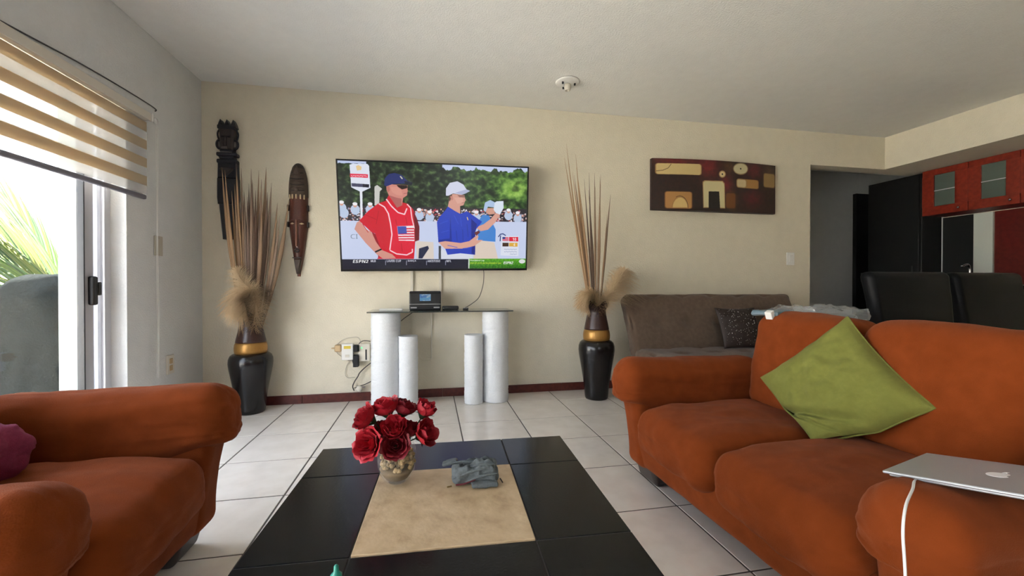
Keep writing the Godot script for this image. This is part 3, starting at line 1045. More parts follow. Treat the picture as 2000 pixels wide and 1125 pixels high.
func build_kitchen() -> void:
	var xk := 4.95
	var dark_red := tri_mat([c8(92, 22, 16), c8(112, 32, 24)], 0.02, 2.0, 0.4, 81)
	var pane := mat(c8(96, 108, 100), 0.15)
	var zl := [-3.42, -3.045, -2.69, -2.33, -1.97]
	for i in zl.size() - 1:
		var z0: float = zl[i]
		var z1: float = zl[i + 1]
		var w := z1 - z0
		var zc := (z0 + z1) * 0.5
		var lb: String = ["red wall cabinet with small glazed door beside the dark passage", "red wall cabinet with glazed door, second from the dark passage", "red wall cabinet with glazed door, third from the dark passage", "red wall cabinet with glazed door, fourth from the dark passage"][i]
		var u := thing("wall_cabinet", lb, "cabinet", Vector3(xk, 1.60, zc), 0.0, "red kitchen wall cabinets")
		part(u, "body", rbox(Vector3(0.28, 0.455, w - 0.002), 0.003, 1, 1), dark_red, Vector3(0.16, 0.23, 0))
		# door frame round a window
		var d := part(u, "door", rbox(Vector3(0.02, 0.06, w - 0.006), 0.003, 1, 1), M.red_wood, Vector3(0.008, 0.425, 0))
		part(d, "rail", rbox(Vector3(0.02, 0.085, w - 0.006), 0.003, 1, 1), M.red_wood, Vector3(0, -0.3825, 0))
		for s in [-1, 1]:
			part(d, "stile", rbox(Vector3(0.02, 0.312, (w - 0.17) * 0.5), 0.003, 1, 1), M.red_wood, Vector3(0, -0.185, s * (0.085 + (w - 0.17) * 0.25)))
		part(d, "pane", rbox(Vector3(0.004, 0.315, 0.175), 0.001, 1, 1), pane, Vector3(0.004, -0.185, 0), Vector3.ZERO, "frosted grey green glass")
		part(d, "glazing_bar", rbox(Vector3(0.008, 0.008, 0.172), 0.002, 1, 1), M.alu, Vector3(-0.002, -0.185, 0))
		part(d, "knob", lathe([Vector2(0, 0), Vector2(0.010, 0.004), Vector2(0.011, 0.016), Vector2(0, 0.022)], 12), M.chrome, Vector3(-0.01, -0.385, 0.12), Vector3(0, 0, PI / 2))
	# counter with black worktop and red base units
	for i in 2:
		var z0: float = [-3.42, -2.6][i]
		var z1: float = [-2.6, -1.8][i]
		var c := thing("base_cabinet", ["red base cabinet under the kitchen worktop, beside the passage", "red base cabinet under the kitchen worktop, away from the passage"][i], "cabinet", Vector3(4.93, 0, (z0 + z1) * 0.5), 0.0, "red kitchen base cabinets")
		part(c, "body", rbox(Vector3(0.54, 0.86, z1 - z0 - 0.004), 0.003, 1, 1), dark_red, Vector3(0.03, 0.43, 0))
		for s in [-1, 1]:
			var d := part(c, "door", rbox(Vector3(0.02, 0.7, (z1 - z0) * 0.5 - 0.01), 0.004, 1, 1), M.red_wood, Vector3(-0.25, 0.45, s * (z1 - z0) * 0.25))
			part(d, "handle", rbox(Vector3(0.012, 0.12, 0.012), 0.004, 2, 1), M.chrome, Vector3(-0.016, 0.2, -s * 0.15))
	single("worktop", rbox(Vector3(0.58, 0.035, 1.63), 0.005, 2, 1), M.black_gloss, "black kitchen worktop on the red base cabinets", "worktop", Vector3(4.95, 0.8795, -2.61))
	single("splashback", rbox(Vector3(0.012, 0.695, 1.22), 0.002, 1, 1), dark_red, "dark red splashback between kitchen worktop and wall cabinets", "splashback", Vector3(5.243, 1.2475, -2.41))
	single("black_splashback", rbox(Vector3(0.012, 0.695, 0.27), 0.002, 1, 1), M.black, "black splashback beside the dark passage", "splashback", Vector3(5.243, 1.2475, -3.294))
	single("pale_panel", rbox(Vector3(0.02, 0.695, 0.145), 0.003, 1, 1), mat(c8(214, 220, 212), 0.4), "narrow pale upright panel between kitchen worktop and red cabinets", "panel", Vector3(5.232, 1.2475, -3.097))
	var fa := thing("tap", "chrome kitchen tap in front of the narrow pale panel", "tap", Vector3(5.10, 0.897, -3.12))
	part(fa, "base", lathe([Vector2(0, 0), Vector2(0.025, 0), Vector2(0.022, 0.03), Vector2(0, 0.03)], 16), M.chrome)
	part(fa, "spout", tube(curve([Vector3(0, 0.02, 0), Vector3(0, 0.15, 0), Vector3(-0.03, 0.2, 0), Vector3(-0.1, 0.18, 0)], 5), [0.01], 10), M.chrome)
	part(fa, "lever", tube([Vector3(0, 0.06, 0.01), Vector3(0, 0.09, 0.06)], [0.006], 8), M.chrome)
	# dark tall door in the passage
	var dr := Node3D.new()
	dr.name = "door_1"
	dr.set_meta("kind", "structure")
	dr.set_meta("label", "tall near-black door in the unlit passage")
	add_child(dr)
	part(dr, "door_leaf", rbox(Vector3(0.85, 2.1, 0.05), 0.004, 1, 1), M.black, Vector3(5.92, 1.05, -4.57))
	part(dr, "door_handle", rbox(Vector3(0.03, 0.12, 0.03), 0.008, 2, 1), M.dark_grey, Vector3(5.58, 1.0, -4.53))
	var tc := thing("added_cupboard", "tall black cupboard added to keep the wall dark between the passage and the red cabinets", "cupboard", Vector3(5.105, 0, -3.71))  # added black block: covers the cream wall so this side stays dark
	part(tc, "body", rbox(Vector3(0.26, 2.05, 0.54), 0.004, 1, 1), M.black, Vector3(0.005, 1.025, 0))
	part(tc, "door", rbox(Vector3(0.018, 2.0, 0.505), 0.004, 1, 1), M.black, Vector3(-0.134, 1.03, 0))
	part(tc, "handle", rbox(Vector3(0.012, 0.2, 0.012), 0.004, 2, 1), M.dark_grey, Vector3(-0.149, 1.0, 0.2))
	# two high-backed leather dining chairs
	for i in 2:
		var t := thing("dining_chair", ["black leather high-backed dining chair with its edge toward the passage", "black leather high-backed dining chair behind the green cushion, away from the passage"][i], "chair", Vector3(2.36 + i * 0.55, 0, -1.66 - i * 0.02), -0.03 + 0.05 * i, "black leather dining chairs")
		var fb := func(p: Vector3, d: Vector3) -> Vector3:
			var yy := (p.y + 0.28) / 0.56
			return Vector3(p.x * (0.84 + 0.16 * yy), p.y, p.z - 0.05 * yy * yy + 0.008 * cos(p.x * 6.0)) + d * nz.get_noise_3dv(p * 5.0) * 0.003
		part(t, "backrest", rbox(Vector3(0.49, 0.56, 0.07), 0.03, 5, 8, fb), M.leather, Vector3(0, 0.685, 0.0))
		part(t, "seat", rbox(Vector3(0.44, 0.09, 0.44), 0.03, 4, 4), M.leather, Vector3(0, 0.43, -0.22))
		for s in [[-1, 0], [1, 0], [-1, 1], [1, 1]]:
			part(t, "leg", rbox(Vector3(0.04, 0.40, 0.04), 0.006, 2, 1), M.black, Vector3(s[0] * 0.18, 0.20, -0.02 - s[1] * 0.40))

# ---------------------------------------------------------------- upholstery
# local frame: front toward +x, width along z, origin on the floor under the front edge
func build_seat(called: String, label: String, category: String, n: int, sw: float, aw: float, where: Vector3, turn: float, sd: float, low_side: int, low: float) -> Node3D:
	var o := thing(called, label, category, where, turn)
	var W := n * sw + 2 * aw
	var off := Vector3(sd, sd * 0.7, sd * 1.3)
	# base under the cushions
	var fb := func(p: Vector3, d: Vector3) -> Vector3:
		var q := p
		if p.x > 0.2:
			q.x += 0.035 * (p.y + 0.10) / 0.2
		return q + d * nz.get_noise_3dv(p * 5.0 + off) * 0.004
	part(o, "base", rbox(Vector3(0.80, 0.19, W - 0.10), 0.04, 4, 14, fb), M.orange, Vector3(-0.42, 0.165, 0))
	# back
	var fk := func(p: Vector3, d: Vector3) -> Vector3:
		return p + d * nz.get_noise_3dv(p * 4.0 + off) * 0.006
	part(o, "back_frame", rbox(Vector3(0.20, 0.63, W - 0.06), 0.07, 5, 12, fk), M.orange, Vector3(-0.79, 0.385, 0))
	for i in n:
		var zc := (i - (n - 1) * 0.5) * sw
		var fs := func(p: Vector3, d: Vector3) -> Vector3:
			var hx := p.x / 0.31
			var hz := p.z / (sw * 0.5)
			var q := p
			var dome := (1.0 - hx * hx) * (1.0 - hz * hz * 0.8)
			if p.y > -0.05:
				q.y += 0.022 * dome
			if p.x > 0.15:
				q.y -= 0.018 * ((p.x - 0.15) / 0.16)
				q.x += 0.018 * (1.0 - hz * hz)
			var w := nz.get_noise_3dv(p * 4.0 + off + Vector3(i * 3, 0, 0)) * 0.008 + nz.get_noise_3dv(Vector3(p.x * 4.0, p.y * 14.0, p.z * 12.0) + off) * 0.006
			return q + d * w
		part(o, "seat_cushion", rbox(Vector3(0.62, 0.175, sw - 0.004), 0.065, 6, 16, fs), M.orange, Vector3(-0.26, 0.290, zc))
		var fc := func(p: Vector3, d: Vector3) -> Vector3:
			var hy := p.y / 0.235
			var hz := p.z / (sw * 0.5)
			var q := p
			if p.x > 0:
				q.x += 0.035 * (1.0 - hy * hy) * (1.0 - hz * hz * 0.7)
			q.y += (0.012 * (1.0 - hz * hz)) if p.y > 0.1 else 0.0
			var w := nz.get_noise_3dv(p * 4.0 + off + Vector3(i * 5, 9, 0)) * 0.008 + nz.get_noise_3dv(Vector3(p.x * 4, p.y * 12.0, p.z * 8.0) + off) * 0.003
			return q + d * w
		part(o, "back_cushion", rbox(Vector3(0.20, 0.45, sw - 0.002), 0.075, 6, 14, fc), M.orange, Vector3(-0.635, 0.545, zc), Vector3(0, 0, 0.16))
	for s in [-1, 1]:
		var zc: float = s * (W - aw) * 0.5
		var fp := func(p: Vector3, d: Vector3) -> Vector3:
			var q := p
			if p.x > 0.2:
				var t := (p.y + 0.2) / 0.4
				q.x += 0.055 * t * t
			return q + d * nz.get_noise_3dv(p * 4.0 + off) * 0.004
		part(o, "arm_panel", rbox(Vector3(0.84, 0.37, aw - 0.02), 0.045, 4, 12, fp), M.orange, Vector3(-0.42, 0.255, zc))
		var fr := func(p: Vector3, d: Vector3) -> Vector3:
			var q := p
			var t := p.x / 0.36
			q.y += 0.010 * t - 0.012 * (1.0 - t * t)
			# the nose rolls over; the outer side and the nose are cut short below
			var outer := clampf(p.z * s / 0.06 * 0.5 + 0.5, 0, 1)
			var nose := clampf((p.x - 0.20) / 0.10, 0, 1)
			var cut := maxf(outer, nose)
			if p.y < 0.0:
				q.y *= 1.0 - 0.45 * cut
			if p.x > 0.22:
				q.y -= 0.02 * pow((p.x - 0.22) / 0.14, 2.0)
				q.z *= 1.0 + 0.04 * (p.x - 0.22) / 0.14
				if s == low_side:
					q.x -= 0.02 * (p.x - 0.22) / 0.14
			if s == low_side:
				q.y -= low * clampf((p.x + 0.37) / 0.2, 0, 1) * clampf((p.y + 0.13) / 0.26 + 0.35, 0, 1)
			var w := nz.get_noise_3dv(p * 4.5 + off + Vector3(0, 3, s)) * 0.007 + nz.get_noise_3dv(Vector3(p.x * 3.0, p.y * 16.0, p.z * 14.0) + off) * 0.006
			return q + d * w
		part(o, "arm_pad", rbox(Vector3(0.74, 0.255, aw + 0.03), 0.085, 7, 18, fr), M.orange, Vector3(-0.285, 0.440, zc + s * 0.008))
		for e in [-0.10, -0.74]:
			var ff := func(p: Vector3, d: Vector3) -> Vector3:
				return Vector3(p.x * (1.0 + 0.25 * p.y / 0.04), p.y, p.z)
			part(o, "foot", rbox(Vector3(0.10, 0.078, 0.15), 0.02, 4, 2, ff), M.foot, Vector3(e, 0.039, s * (W * 0.5 - 0.10)), Vector3.ZERO, "dark rounded foot")
	return o

func pillow_mesh(a: float, b: float, thick: float, wr: float, sd: float, fold = null) -> ArrayMesh:
	var v := PackedVector3Array()
	var uv := PackedVector2Array()
	var idx := PackedInt32Array()
	for side in [1.0, -1.0]:
		surf_into(v, uv, idx, 44, 44, func(u: float, w: float) -> Vector3:
			var x := (u - 0.5) * 2.0
			var y := (w - 0.5) * 2.0
			var e := pow(maxf(0.0, (1.0 - x * x) * (1.0 - y * y)), 0.55)
			# edges pulled in between the corners
			var px := x * a * 0.5 * (1.0 - 0.07 * (1.0 - y * y))
			var py := y * b * 0.5 * (1.0 - 0.07 * (1.0 - x * x))
			var q := Vector3(px * side, py, side * (thick * 0.5 * e + 0.003))
			var ns := nz.get_noise_3dv(Vector3(x * 1.6, y * 1.6, sd + side)) * wr * e
			q.z += side * ns
			if fold != null:
				q = fold.call(q, x * side, y)
			return q)
	return smooth(v, uv, idx)

func build_furniture() -> void:
	var sofa := build_seat("sofa", "burnt orange two-seat fabric sofa facing the armchair", "sofa", 2, 0.47, 0.17, Vector3(0.935, 0, -1.225), PI + 0.03, 0.0, -1, 0.072)
	build_seat("armchair", "burnt orange fabric armchair beside the glass door", "armchair", 1, 0.47, 0.17, Vector3(-0.735, 0, -1.265), 0.0, 7.0, 1, 0.045)
	# green cushion standing on one corner against the sofa back
	var green := tri_mat([c8(106, 108, 44), c8(117, 119, 52)], 0.03, 3.0, 0.95, 91, 0.3, 0.4, false)
	var T := Vector3(1.482, 0.783, -1.256)
	var R := Vector3(1.445, 0.541, -0.962)
	var L := Vector3(1.335, 0.519, -1.491)
	var ex := (R - T).normalized()
	var ey := (T - L)
	ey = (ey - ex * ey.dot(ex)).normalized()
	var ez := ex.cross(ey)
	var cu := thing("green_cushion", "olive green square cushion standing on its corner on the orange sofa", "cushion", (R + L) * 0.5)
	var fold := func(q: Vector3, x: float, y: float) -> Vector3:
		# the lower corner is squashed and folded under where it meets the seat
		var bq := (x - y) * 0.5
		var side_ := (-x - y) * 0.5          # 1 toward the corner at the far arm
		var o2 := q
		var crease := exp(-pow((bq - 0.40 - 0.10 * side_) / 0.05, 2.0)) * clampf(0.75 + side_ * 1.2, 0, 1)
		var crease2 := exp(-pow((bq - 0.60 + 0.25 * side_) / 0.045, 2.0)) * clampf(0.6 + side_, 0, 1)
		if q.z > 0:
			o2.z -= 0.032 * crease + 0.024 * crease2
		if bq > 0.42:
			var dd := bq - 0.42
			o2 += Vector3(-0.7071, 0.7071, 0) * dd * 0.385 * 0.7071 * 0.5
			o2.z += dd * 0.10 * (1.0 if q.z > 0 else 0.3)
		return o2
	var cm := part(cu, "cover", pillow_mesh(0.385, 0.385, 0.18, 0.03, 2.0, fold), green)
	cm.basis = Basis(ex, ey, ez)
	var rim := []
	for e in 4:
		for k in 22:
			var t := -1.0 + k / 11.0
			var xy := [Vector2(t, 1), Vector2(1, -t), Vector2(-t, -1), Vector2(-1, t)][e] as Vector2
			var pq := Vector3(xy.x * 0.1925 * (1.0 - 0.07 * (1.0 - xy.y * xy.y)), xy.y * 0.1925 * (1.0 - 0.07 * (1.0 - xy.x * xy.x)), 0.0)
			rim.append(fold.call(pq, xy.x, xy.y))
	rim.append(rim[0])
	part(cm, "piping", tube(rim, [0.0035], 6), green)
	# futon against the television wall
	var brown := tri_mat([c8(88, 71, 57), c8(106, 87, 71)], 0.02, 2.0, 0.95, 93, 0.2, 0.4, false)
	brown.rim_enabled = true
	brown.rim = 0.3
	var fu := thing("futon", "brown tufted sofa bed behind the orange sofa, against the wall", "sofa bed", Vector3(2.35, 0, -2.85))
	var tuft := func(p: Vector3, d: Vector3, nx: int, ny: int, hx: float, hy: float, yy: float) -> float:
		var a := (p.x / hx * 0.5 + 0.5) * nx
		var b := (yy / hy * 0.5 + 0.5) * ny
		var da := absf(a - floorf(a) - 0.5) * 2.0
		var db := absf(b - floorf(b) - 0.5) * 2.0
		var r2 := (1.0 - da) * (1.0 - da) * 3.0 + (1.0 - db) * (1.0 - db) * 3.0
		return -0.034 * exp(-r2 * 3.0) - 0.006 * exp(-(1.0 - da) * 14.0)
	var fbk := func(p: Vector3, d: Vector3) -> Vector3:
		var w := nz.get_noise_3dv(p * 3.5) * 0.008
		if d.z > 0.7:
			w += tuft.call(p, d, 6, 2, 0.80, 0.27, p.y)
		return p + d * w
	part(fu, "backrest", rbox(Vector3(1.58, 0.52, 0.13), 0.045, 4, 40, fbk), brown, Vector3(0, 0.570, -0.29), Vector3(-0.42, 0, 0))
	var fst := func(p: Vector3, d: Vector3) -> Vector3:
		var w := nz.get_noise_3dv(p * 3.5 + Vector3(4, 4, 4)) * 0.008
		if d.y > 0.7:
			w += tuft.call(p, d, 6, 3, 0.80, 0.36, p.z)
		return p + d * w
	part(fu, "seat", rbox(Vector3(1.58, 0.16, 0.74), 0.05, 4, 40, fst), brown, Vector3(0, 0.325, 0.19))
	for s in [[-0.65, -0.1], [0.65, -0.1], [-0.65, 0.45], [0.65, 0.45]]:
		part(fu, "leg", lathe([Vector2(0, 0), Vector2(0.022, 0), Vector2(0.03, 0.25), Vector2(0, 0.25)], 14), M.black, Vector3(s[0], 0, s[1]))
	# sequinned dark cushion on the futon
	var seq := mat(c8(46, 34, 30), 0.55)
	var sq := thing("sequin_cushion", "small dark brown cushion with sequins leaning on the sofa bed", "cushion", Vector3(2.42, 0.56, -2.93))
	var sb := part(sq, "cover", pillow_mesh(0.34, 0.34, 0.10, 0.01, 5.0), seq, Vector3.ZERO, Vector3(-0.42, -0.1, 0.0))
	var dots := []
	var disc := lathe([Vector2(0, 0), Vector2(0.003, 0), Vector2(0.003, 0.0006), Vector2(0, 0.0006)], 8)
	for i in 150:
		var x := rng.randf_range(-0.9, 0.9)
		var y := rng.randf_range(-0.9, 0.9)
		var e := pow((1 - x * x) * (1 - y * y), 0.55)
		var nn := Vector3(rng.randf_range(-0.5, 0.5), rng.randf_range(-0.5, 0.5), 1).normalized()
		var bs := Basis(Quaternion(Vector3.UP, nn))
		dots.append([disc, Transform3D(bs, Vector3(x * 0.165, y * 0.165, 0.056 * e + 0.005))])
	var sp := part(sb, "sequins", join(dots), M.chrome)
	sp.set_meta("kind", "stuff")
	# plum cushion on the armchair
	var plum := tri_mat([c8(118, 36, 64), c8(142, 52, 82)], 0.04, 3.0, 0.95, 95, 0.3, 0.6, false)
	var pc := thing("plum_cushion", "plum coloured crumpled cushion in the corner of the armchair", "cushion", Vector3(-1.165, 0.455, -1.27))
	var fpl := func(p: Vector3, d: Vector3) -> Vector3:
		return p + d * (nz.get_noise_3dv(p * 7.0 + Vector3(3, 1, 7)) * 0.03 + nz.get_noise_3dv(p * 22.0) * 0.008)
	part(pc, "cover", rbox(Vector3(0.22, 0.17, 0.24), 0.08, 10, 14, fpl), plum)
	# things on the sofa back
	var clear := mat(Color(0.86, 0.90, 0.92, 0.14), 0.08)
	clear.transparency = BaseMaterial3D.TRANSPARENCY_ALPHA
	var pk := thing("plastic_bag", "clear plastic packing bag lying on top of the orange sofa back", "bag", Vector3(1.72, 0.772, -1.60))
	var fpk := func(p: Vector3, d: Vector3) -> Vector3:
		return p + d * (nz.get_noise_3dv(p * 16.0) * 0.018 + nz.get_noise_3dv(p * 34.0) * 0.006)
	part(pk, "film", rbox(Vector3(0.30, 0.055, 0.26), 0.025, 5, 16, fpk), clear)
	part(pk, "contents", rbox(Vector3(0.22, 0.02, 0.20), 0.009, 3, 10, func(p: Vector3, d: Vector3) -> Vector3:
		return p + Vector3(0, nz.get_noise_3dv(p * 9.0) * 0.01, 0)), mat(c8(150, 152, 152), 0.8), Vector3(0, -0.012, 0))
	var pk2 := thing("folded_packet", "grey blue folded packet with a white tag on the sofa back", "packet", Vector3(1.545, 0.772, -1.66), 0.3)
	part(pk2, "packet", rbox(Vector3(0.14, 0.022, 0.12), 0.008, 3, 8, func(p: Vector3, d: Vector3) -> Vector3:
		return p + d * nz.get_noise_3dv(p * 18.0) * 0.008), mat(c8(96, 116, 126), 0.35))
	part(pk2, "tag", rbox(Vector3(0.025, 0.035, 0.03), 0.003, 2, 1), M.white, Vector3(-0.075, -0.005, 0.03), Vector3(0, 0, 0.4))
	# coffee table of black tiles round a stone centre
	var th := deg_to_rad(-2.3)
	var tb := thing("coffee_table", "low square black tiled coffee table with a beige stone centre tile", "table", Vector3(0.035, 0, -0.935), th)
	var b1 := 0.19
	var s1 := 0.335
	var g := 0.003
	var tot := 2 * b1 + s1
	part(tb, "top_board", rbox(Vector3(tot, 0.05, tot), 0.004, 2, 1), M.table_frame, Vector3(0, 0.391, 0))
	part(tb, "grout_bed", rbox(Vector3(tot - 0.006, 0.006, tot - 0.006), 0.001, 1, 1), M.table_grout, Vector3(0, 0.4163, 0))
	var edges := [-tot * 0.5, -s1 * 0.5, s1 * 0.5, tot * 0.5]
	for i in 3:
		for j in 3:
			var w: float = edges[i + 1] - edges[i] - g
			var d: float = edges[j + 1] - edges[j] - g
			var c := Vector3((edges[i] + edges[i + 1]) * 0.5, 0.4165, (edges[j] + edges[j + 1]) * 0.5)
			if i == 1 and j == 1:
				part(tb, "centre_tile", rbox(Vector3(w, 0.012, d), 0.0015, 2, 1), M.stone, c + Vector3(0, 0.001, 0), Vector3.ZERO, "beige stone tile")
			else:
				part(tb, "tile", rbox(Vector3(w, 0.010, d), 0.0015, 2, 1), M.table_tile[(i + j) % 2], c - Vector3(0, 0.0005, 0))
	for s in [[-1, -1], [1, -1], [-1, 1], [1, 1]]:
		part(tb, "leg", rbox(Vector3(0.07, 0.366, 0.07), 0.006, 2, 1), M.table_frame, Vector3(s[0] * (tot * 0.5 - 0.06), 0.183, s[1] * (tot * 0.5 - 0.06)))
		
	for s in [-1, 1]:
		part(tb, "apron", rbox(Vector3(tot - 0.19, 0.07, 0.02), 0.003, 1, 1), M.table_frame, Vector3(0, 0.331, s * (tot * 0.5 - 0.06)))
		part(tb, "apron", rbox(Vector3(0.02, 0.07, tot - 0.19), 0.003, 1, 1), M.table_frame, Vector3(s * (tot * 0.5 - 0.06), 0.331, 0))

# ---------------------------------------------------------------- on the walls
func build_wall_things() -> void:
	# television
	var tv := thing("television", "large flat television on the wall showing a golf broadcast", "television", Vector3(0.055, 1.415, WZ + 0.15))
	var tilt := Vector3(deg_to_rad(8.5), 0, deg_to_rad(0.75))
	var holder := part(tv, "housing", rbox(Vector3(1.425, 0.815, 0.035), 0.006, 3, 1), M.black_gloss, Vector3.ZERO, tilt)
	var scr := StandardMaterial3D.new()
	scr.albedo_color = Color(0.01, 0.01, 0.01)
	scr.roughness = 0.25
	var tex := screen_image()
	scr.emission_enabled = true
	scr.emission = Color.WHITE
	scr.emission_operator = BaseMaterial3D.EMISSION_OP_MULTIPLY
	scr.emission_texture = tex
	scr.emission_energy_multiplier = TV_GLOW
	var sw := 1.401
	var sh := 0.786
	part(holder, "screen", surf(1, 1, func(u: float, v: float) -> Vector3:
		return Vector3((u - 0.5) * sw, (v - 0.5) * sh + 0.003, 0.0183)), scr, Vector3.ZERO, Vector3.ZERO, "lit screen with two golfers and a ticker")
	var bz := [[Vector3(1.425, 0.010, 0.006), Vector3(0, 0.402, 0.017)], [Vector3(1.425, 0.016, 0.006), Vector3(0, -0.399, 0.017)], [Vector3(0.010, 0.80, 0.006), Vector3(-0.7075, 0, 0.017)], [Vector3(0.010, 0.80, 0.006), Vector3(0.7075, 0, 0.017)]]
	for q in bz:
		part(holder, "bezel", rbox(q[0], 0.002, 2, 1), M.black_gloss, q[1])
	part(tv, "wall_bracket", rbox(Vector3(0.42, 0.30, 0.10), 0.005, 2, 1), M.black, Vector3(0, 0, -0.095))
	var al := AreaLight3D.new()
	al.name = "screen_light"
	al.area_size = Vector2(sw, sh)
	al.light_energy = 0.06
	al.light_color = Color(0.8, 0.88, 1.0)
	al.shadow_enabled = true
	holder.add_child(al)
	al.position = Vector3(0, 0.003, 0.03)
	al.rotation.y = PI
	# picture
	var pic := thing("canvas_picture", "long abstract canvas in dark red and brown with pale shapes", "picture", Vector3(2.542, 1.787, WZ))
	var am := StandardMaterial3D.new()
	am.albedo_texture = art_image()
	am.roughness = 0.45
	var pw := 1.258
	var ph := 0.452
	var bow := func(x: float) -> float:
		return 0.045 + 0.045 * (1.0 - pow(x / (pw * 0.5), 2.0))
	part(pic, "canvas", surf(24, 2, func(u: float, v: float) -> Vector3:
		var x := (u - 0.5) * pw
		return Vector3(x, (v - 0.5) * ph, bow.call(x))), am)
	var edge_m := mat(c8(48, 26, 24), 0.6)
	var v := PackedVector3Array()
	var uv := PackedVector2Array()
	var idx := PackedInt32Array()
	surf_into(v, uv, idx, 24, 1, func(a: float, b: float) -> Vector3:
		var x := (a - 0.5) * pw
		return Vector3(x, ph * 0.5, bow.call(x) if b < 0.5 else 0.012))
	surf_into(v, uv, idx, 24, 1, func(a: float, b: float) -> Vector3:
		var x := (a - 0.5) * pw
		return Vector3(x, -ph * 0.5, bow.call(x) if b > 0.5 else 0.012))
	for s in [-1.0, 1.0]:
		surf_into(v, uv, idx, 1, 1, func(a: float, b: float) -> Vector3:
			return Vector3(s * pw * 0.5, (b - 0.5) * ph, (bow.call(pw * 0.5) if (a > 0.5) == (s < 0) else 0.012)))
	part(pic, "canvas_edge", smooth(v, uv, idx), edge_m)
	part(pic, "stretcher", rbox(Vector3(pw - 0.06, ph - 0.06, 0.03), 0.003, 1, 1), M.beige, Vector3(0, 0, 0.016))
	# switch and sockets
	var sw1 := thing("light_switch", "white light switch on the wall beside the dark passage", "switch", Vector3(3.38, 1.15, WZ))
	part(sw1, "plate", rbox(Vector3(0.085, 0.12, 0.010), 0.004, 2, 1), M.white, Vector3(0, 0, 0.005))
	part(sw1, "rocker", rbox(Vector3(0.036, 0.06, 0.008), 0.003, 2, 1), M.white, Vector3(0, 0, 0.012), Vector3(0.06, 0, 0))
	var so := thing("wall_socket", "white double socket low on the grey wall by the glass door", "socket", Vector3(WX, 0.395, -3.03), PI / 2)
	part(so, "plate", rbox(Vector3(0.075, 0.12, 0.010), 0.004, 2, 1), M.offwhite, Vector3(0, 0, 0.005))
	for s in [-1, 1]:
		part(so, "outlet", rbox(Vector3(0.032, 0.034, 0.006), 0.003, 2, 1), M.beige, Vector3(0, s * 0.022, 0.010))
	var sw2 := thing("blank_plate", "beige blank plate on the grey wall beside the blind cord", "switch plate", Vector3(WX, 1.137, -2.92), PI / 2)
	part(sw2, "plate", rbox(Vector3(0.075, 0.12, 0.009), 0.004, 2, 1), mat(c8(188, 180, 164), 0.6), Vector3(0, 0, 0.0045))
	part(sw2, "screw", lathe([Vector2(0, 0), Vector2(0.004, 0), Vector2(0.003, 0.002), Vector2(0, 0.002)], 10), M.alu_grey, Vector3(0, 0.045, 0.009), Vector3(PI / 2, 0, 0))
	# ceiling lamp holder
	var cl := thing("ceiling_lamp_holder", "white round lamp holder without a bulb on the ceiling", "lamp holder", Vector3(0.985, H, -2.93))
	part(cl, "rose", lathe([Vector2(0, 0), Vector2(0.085, 0), Vector2(0.088, -0.006), Vector2(0.08, -0.014), Vector2(0.05, -0.02), Vector2(0, -0.022)].map(func(p: Vector2) -> Vector2: return p), 32), M.white)
	part(cl, "socket", lathe([Vector2(0.0, -0.02), Vector2(0.024, -0.02), Vector2(0.026, -0.04), Vector2(0.020, -0.065), Vector2(0.014, -0.066), Vector2(0.013, -0.03), Vector2(0, -0.03)], 20), M.offwhite)
	for a in [0.4, 2.6, 4.4]:
		part(cl, "clip", rbox(Vector3(0.012, 0.02, 0.012), 0.003, 2, 1), M.dark_grey, Vector3(cos(a) * 0.052, -0.024, sin(a) * 0.052))
	build_masks()

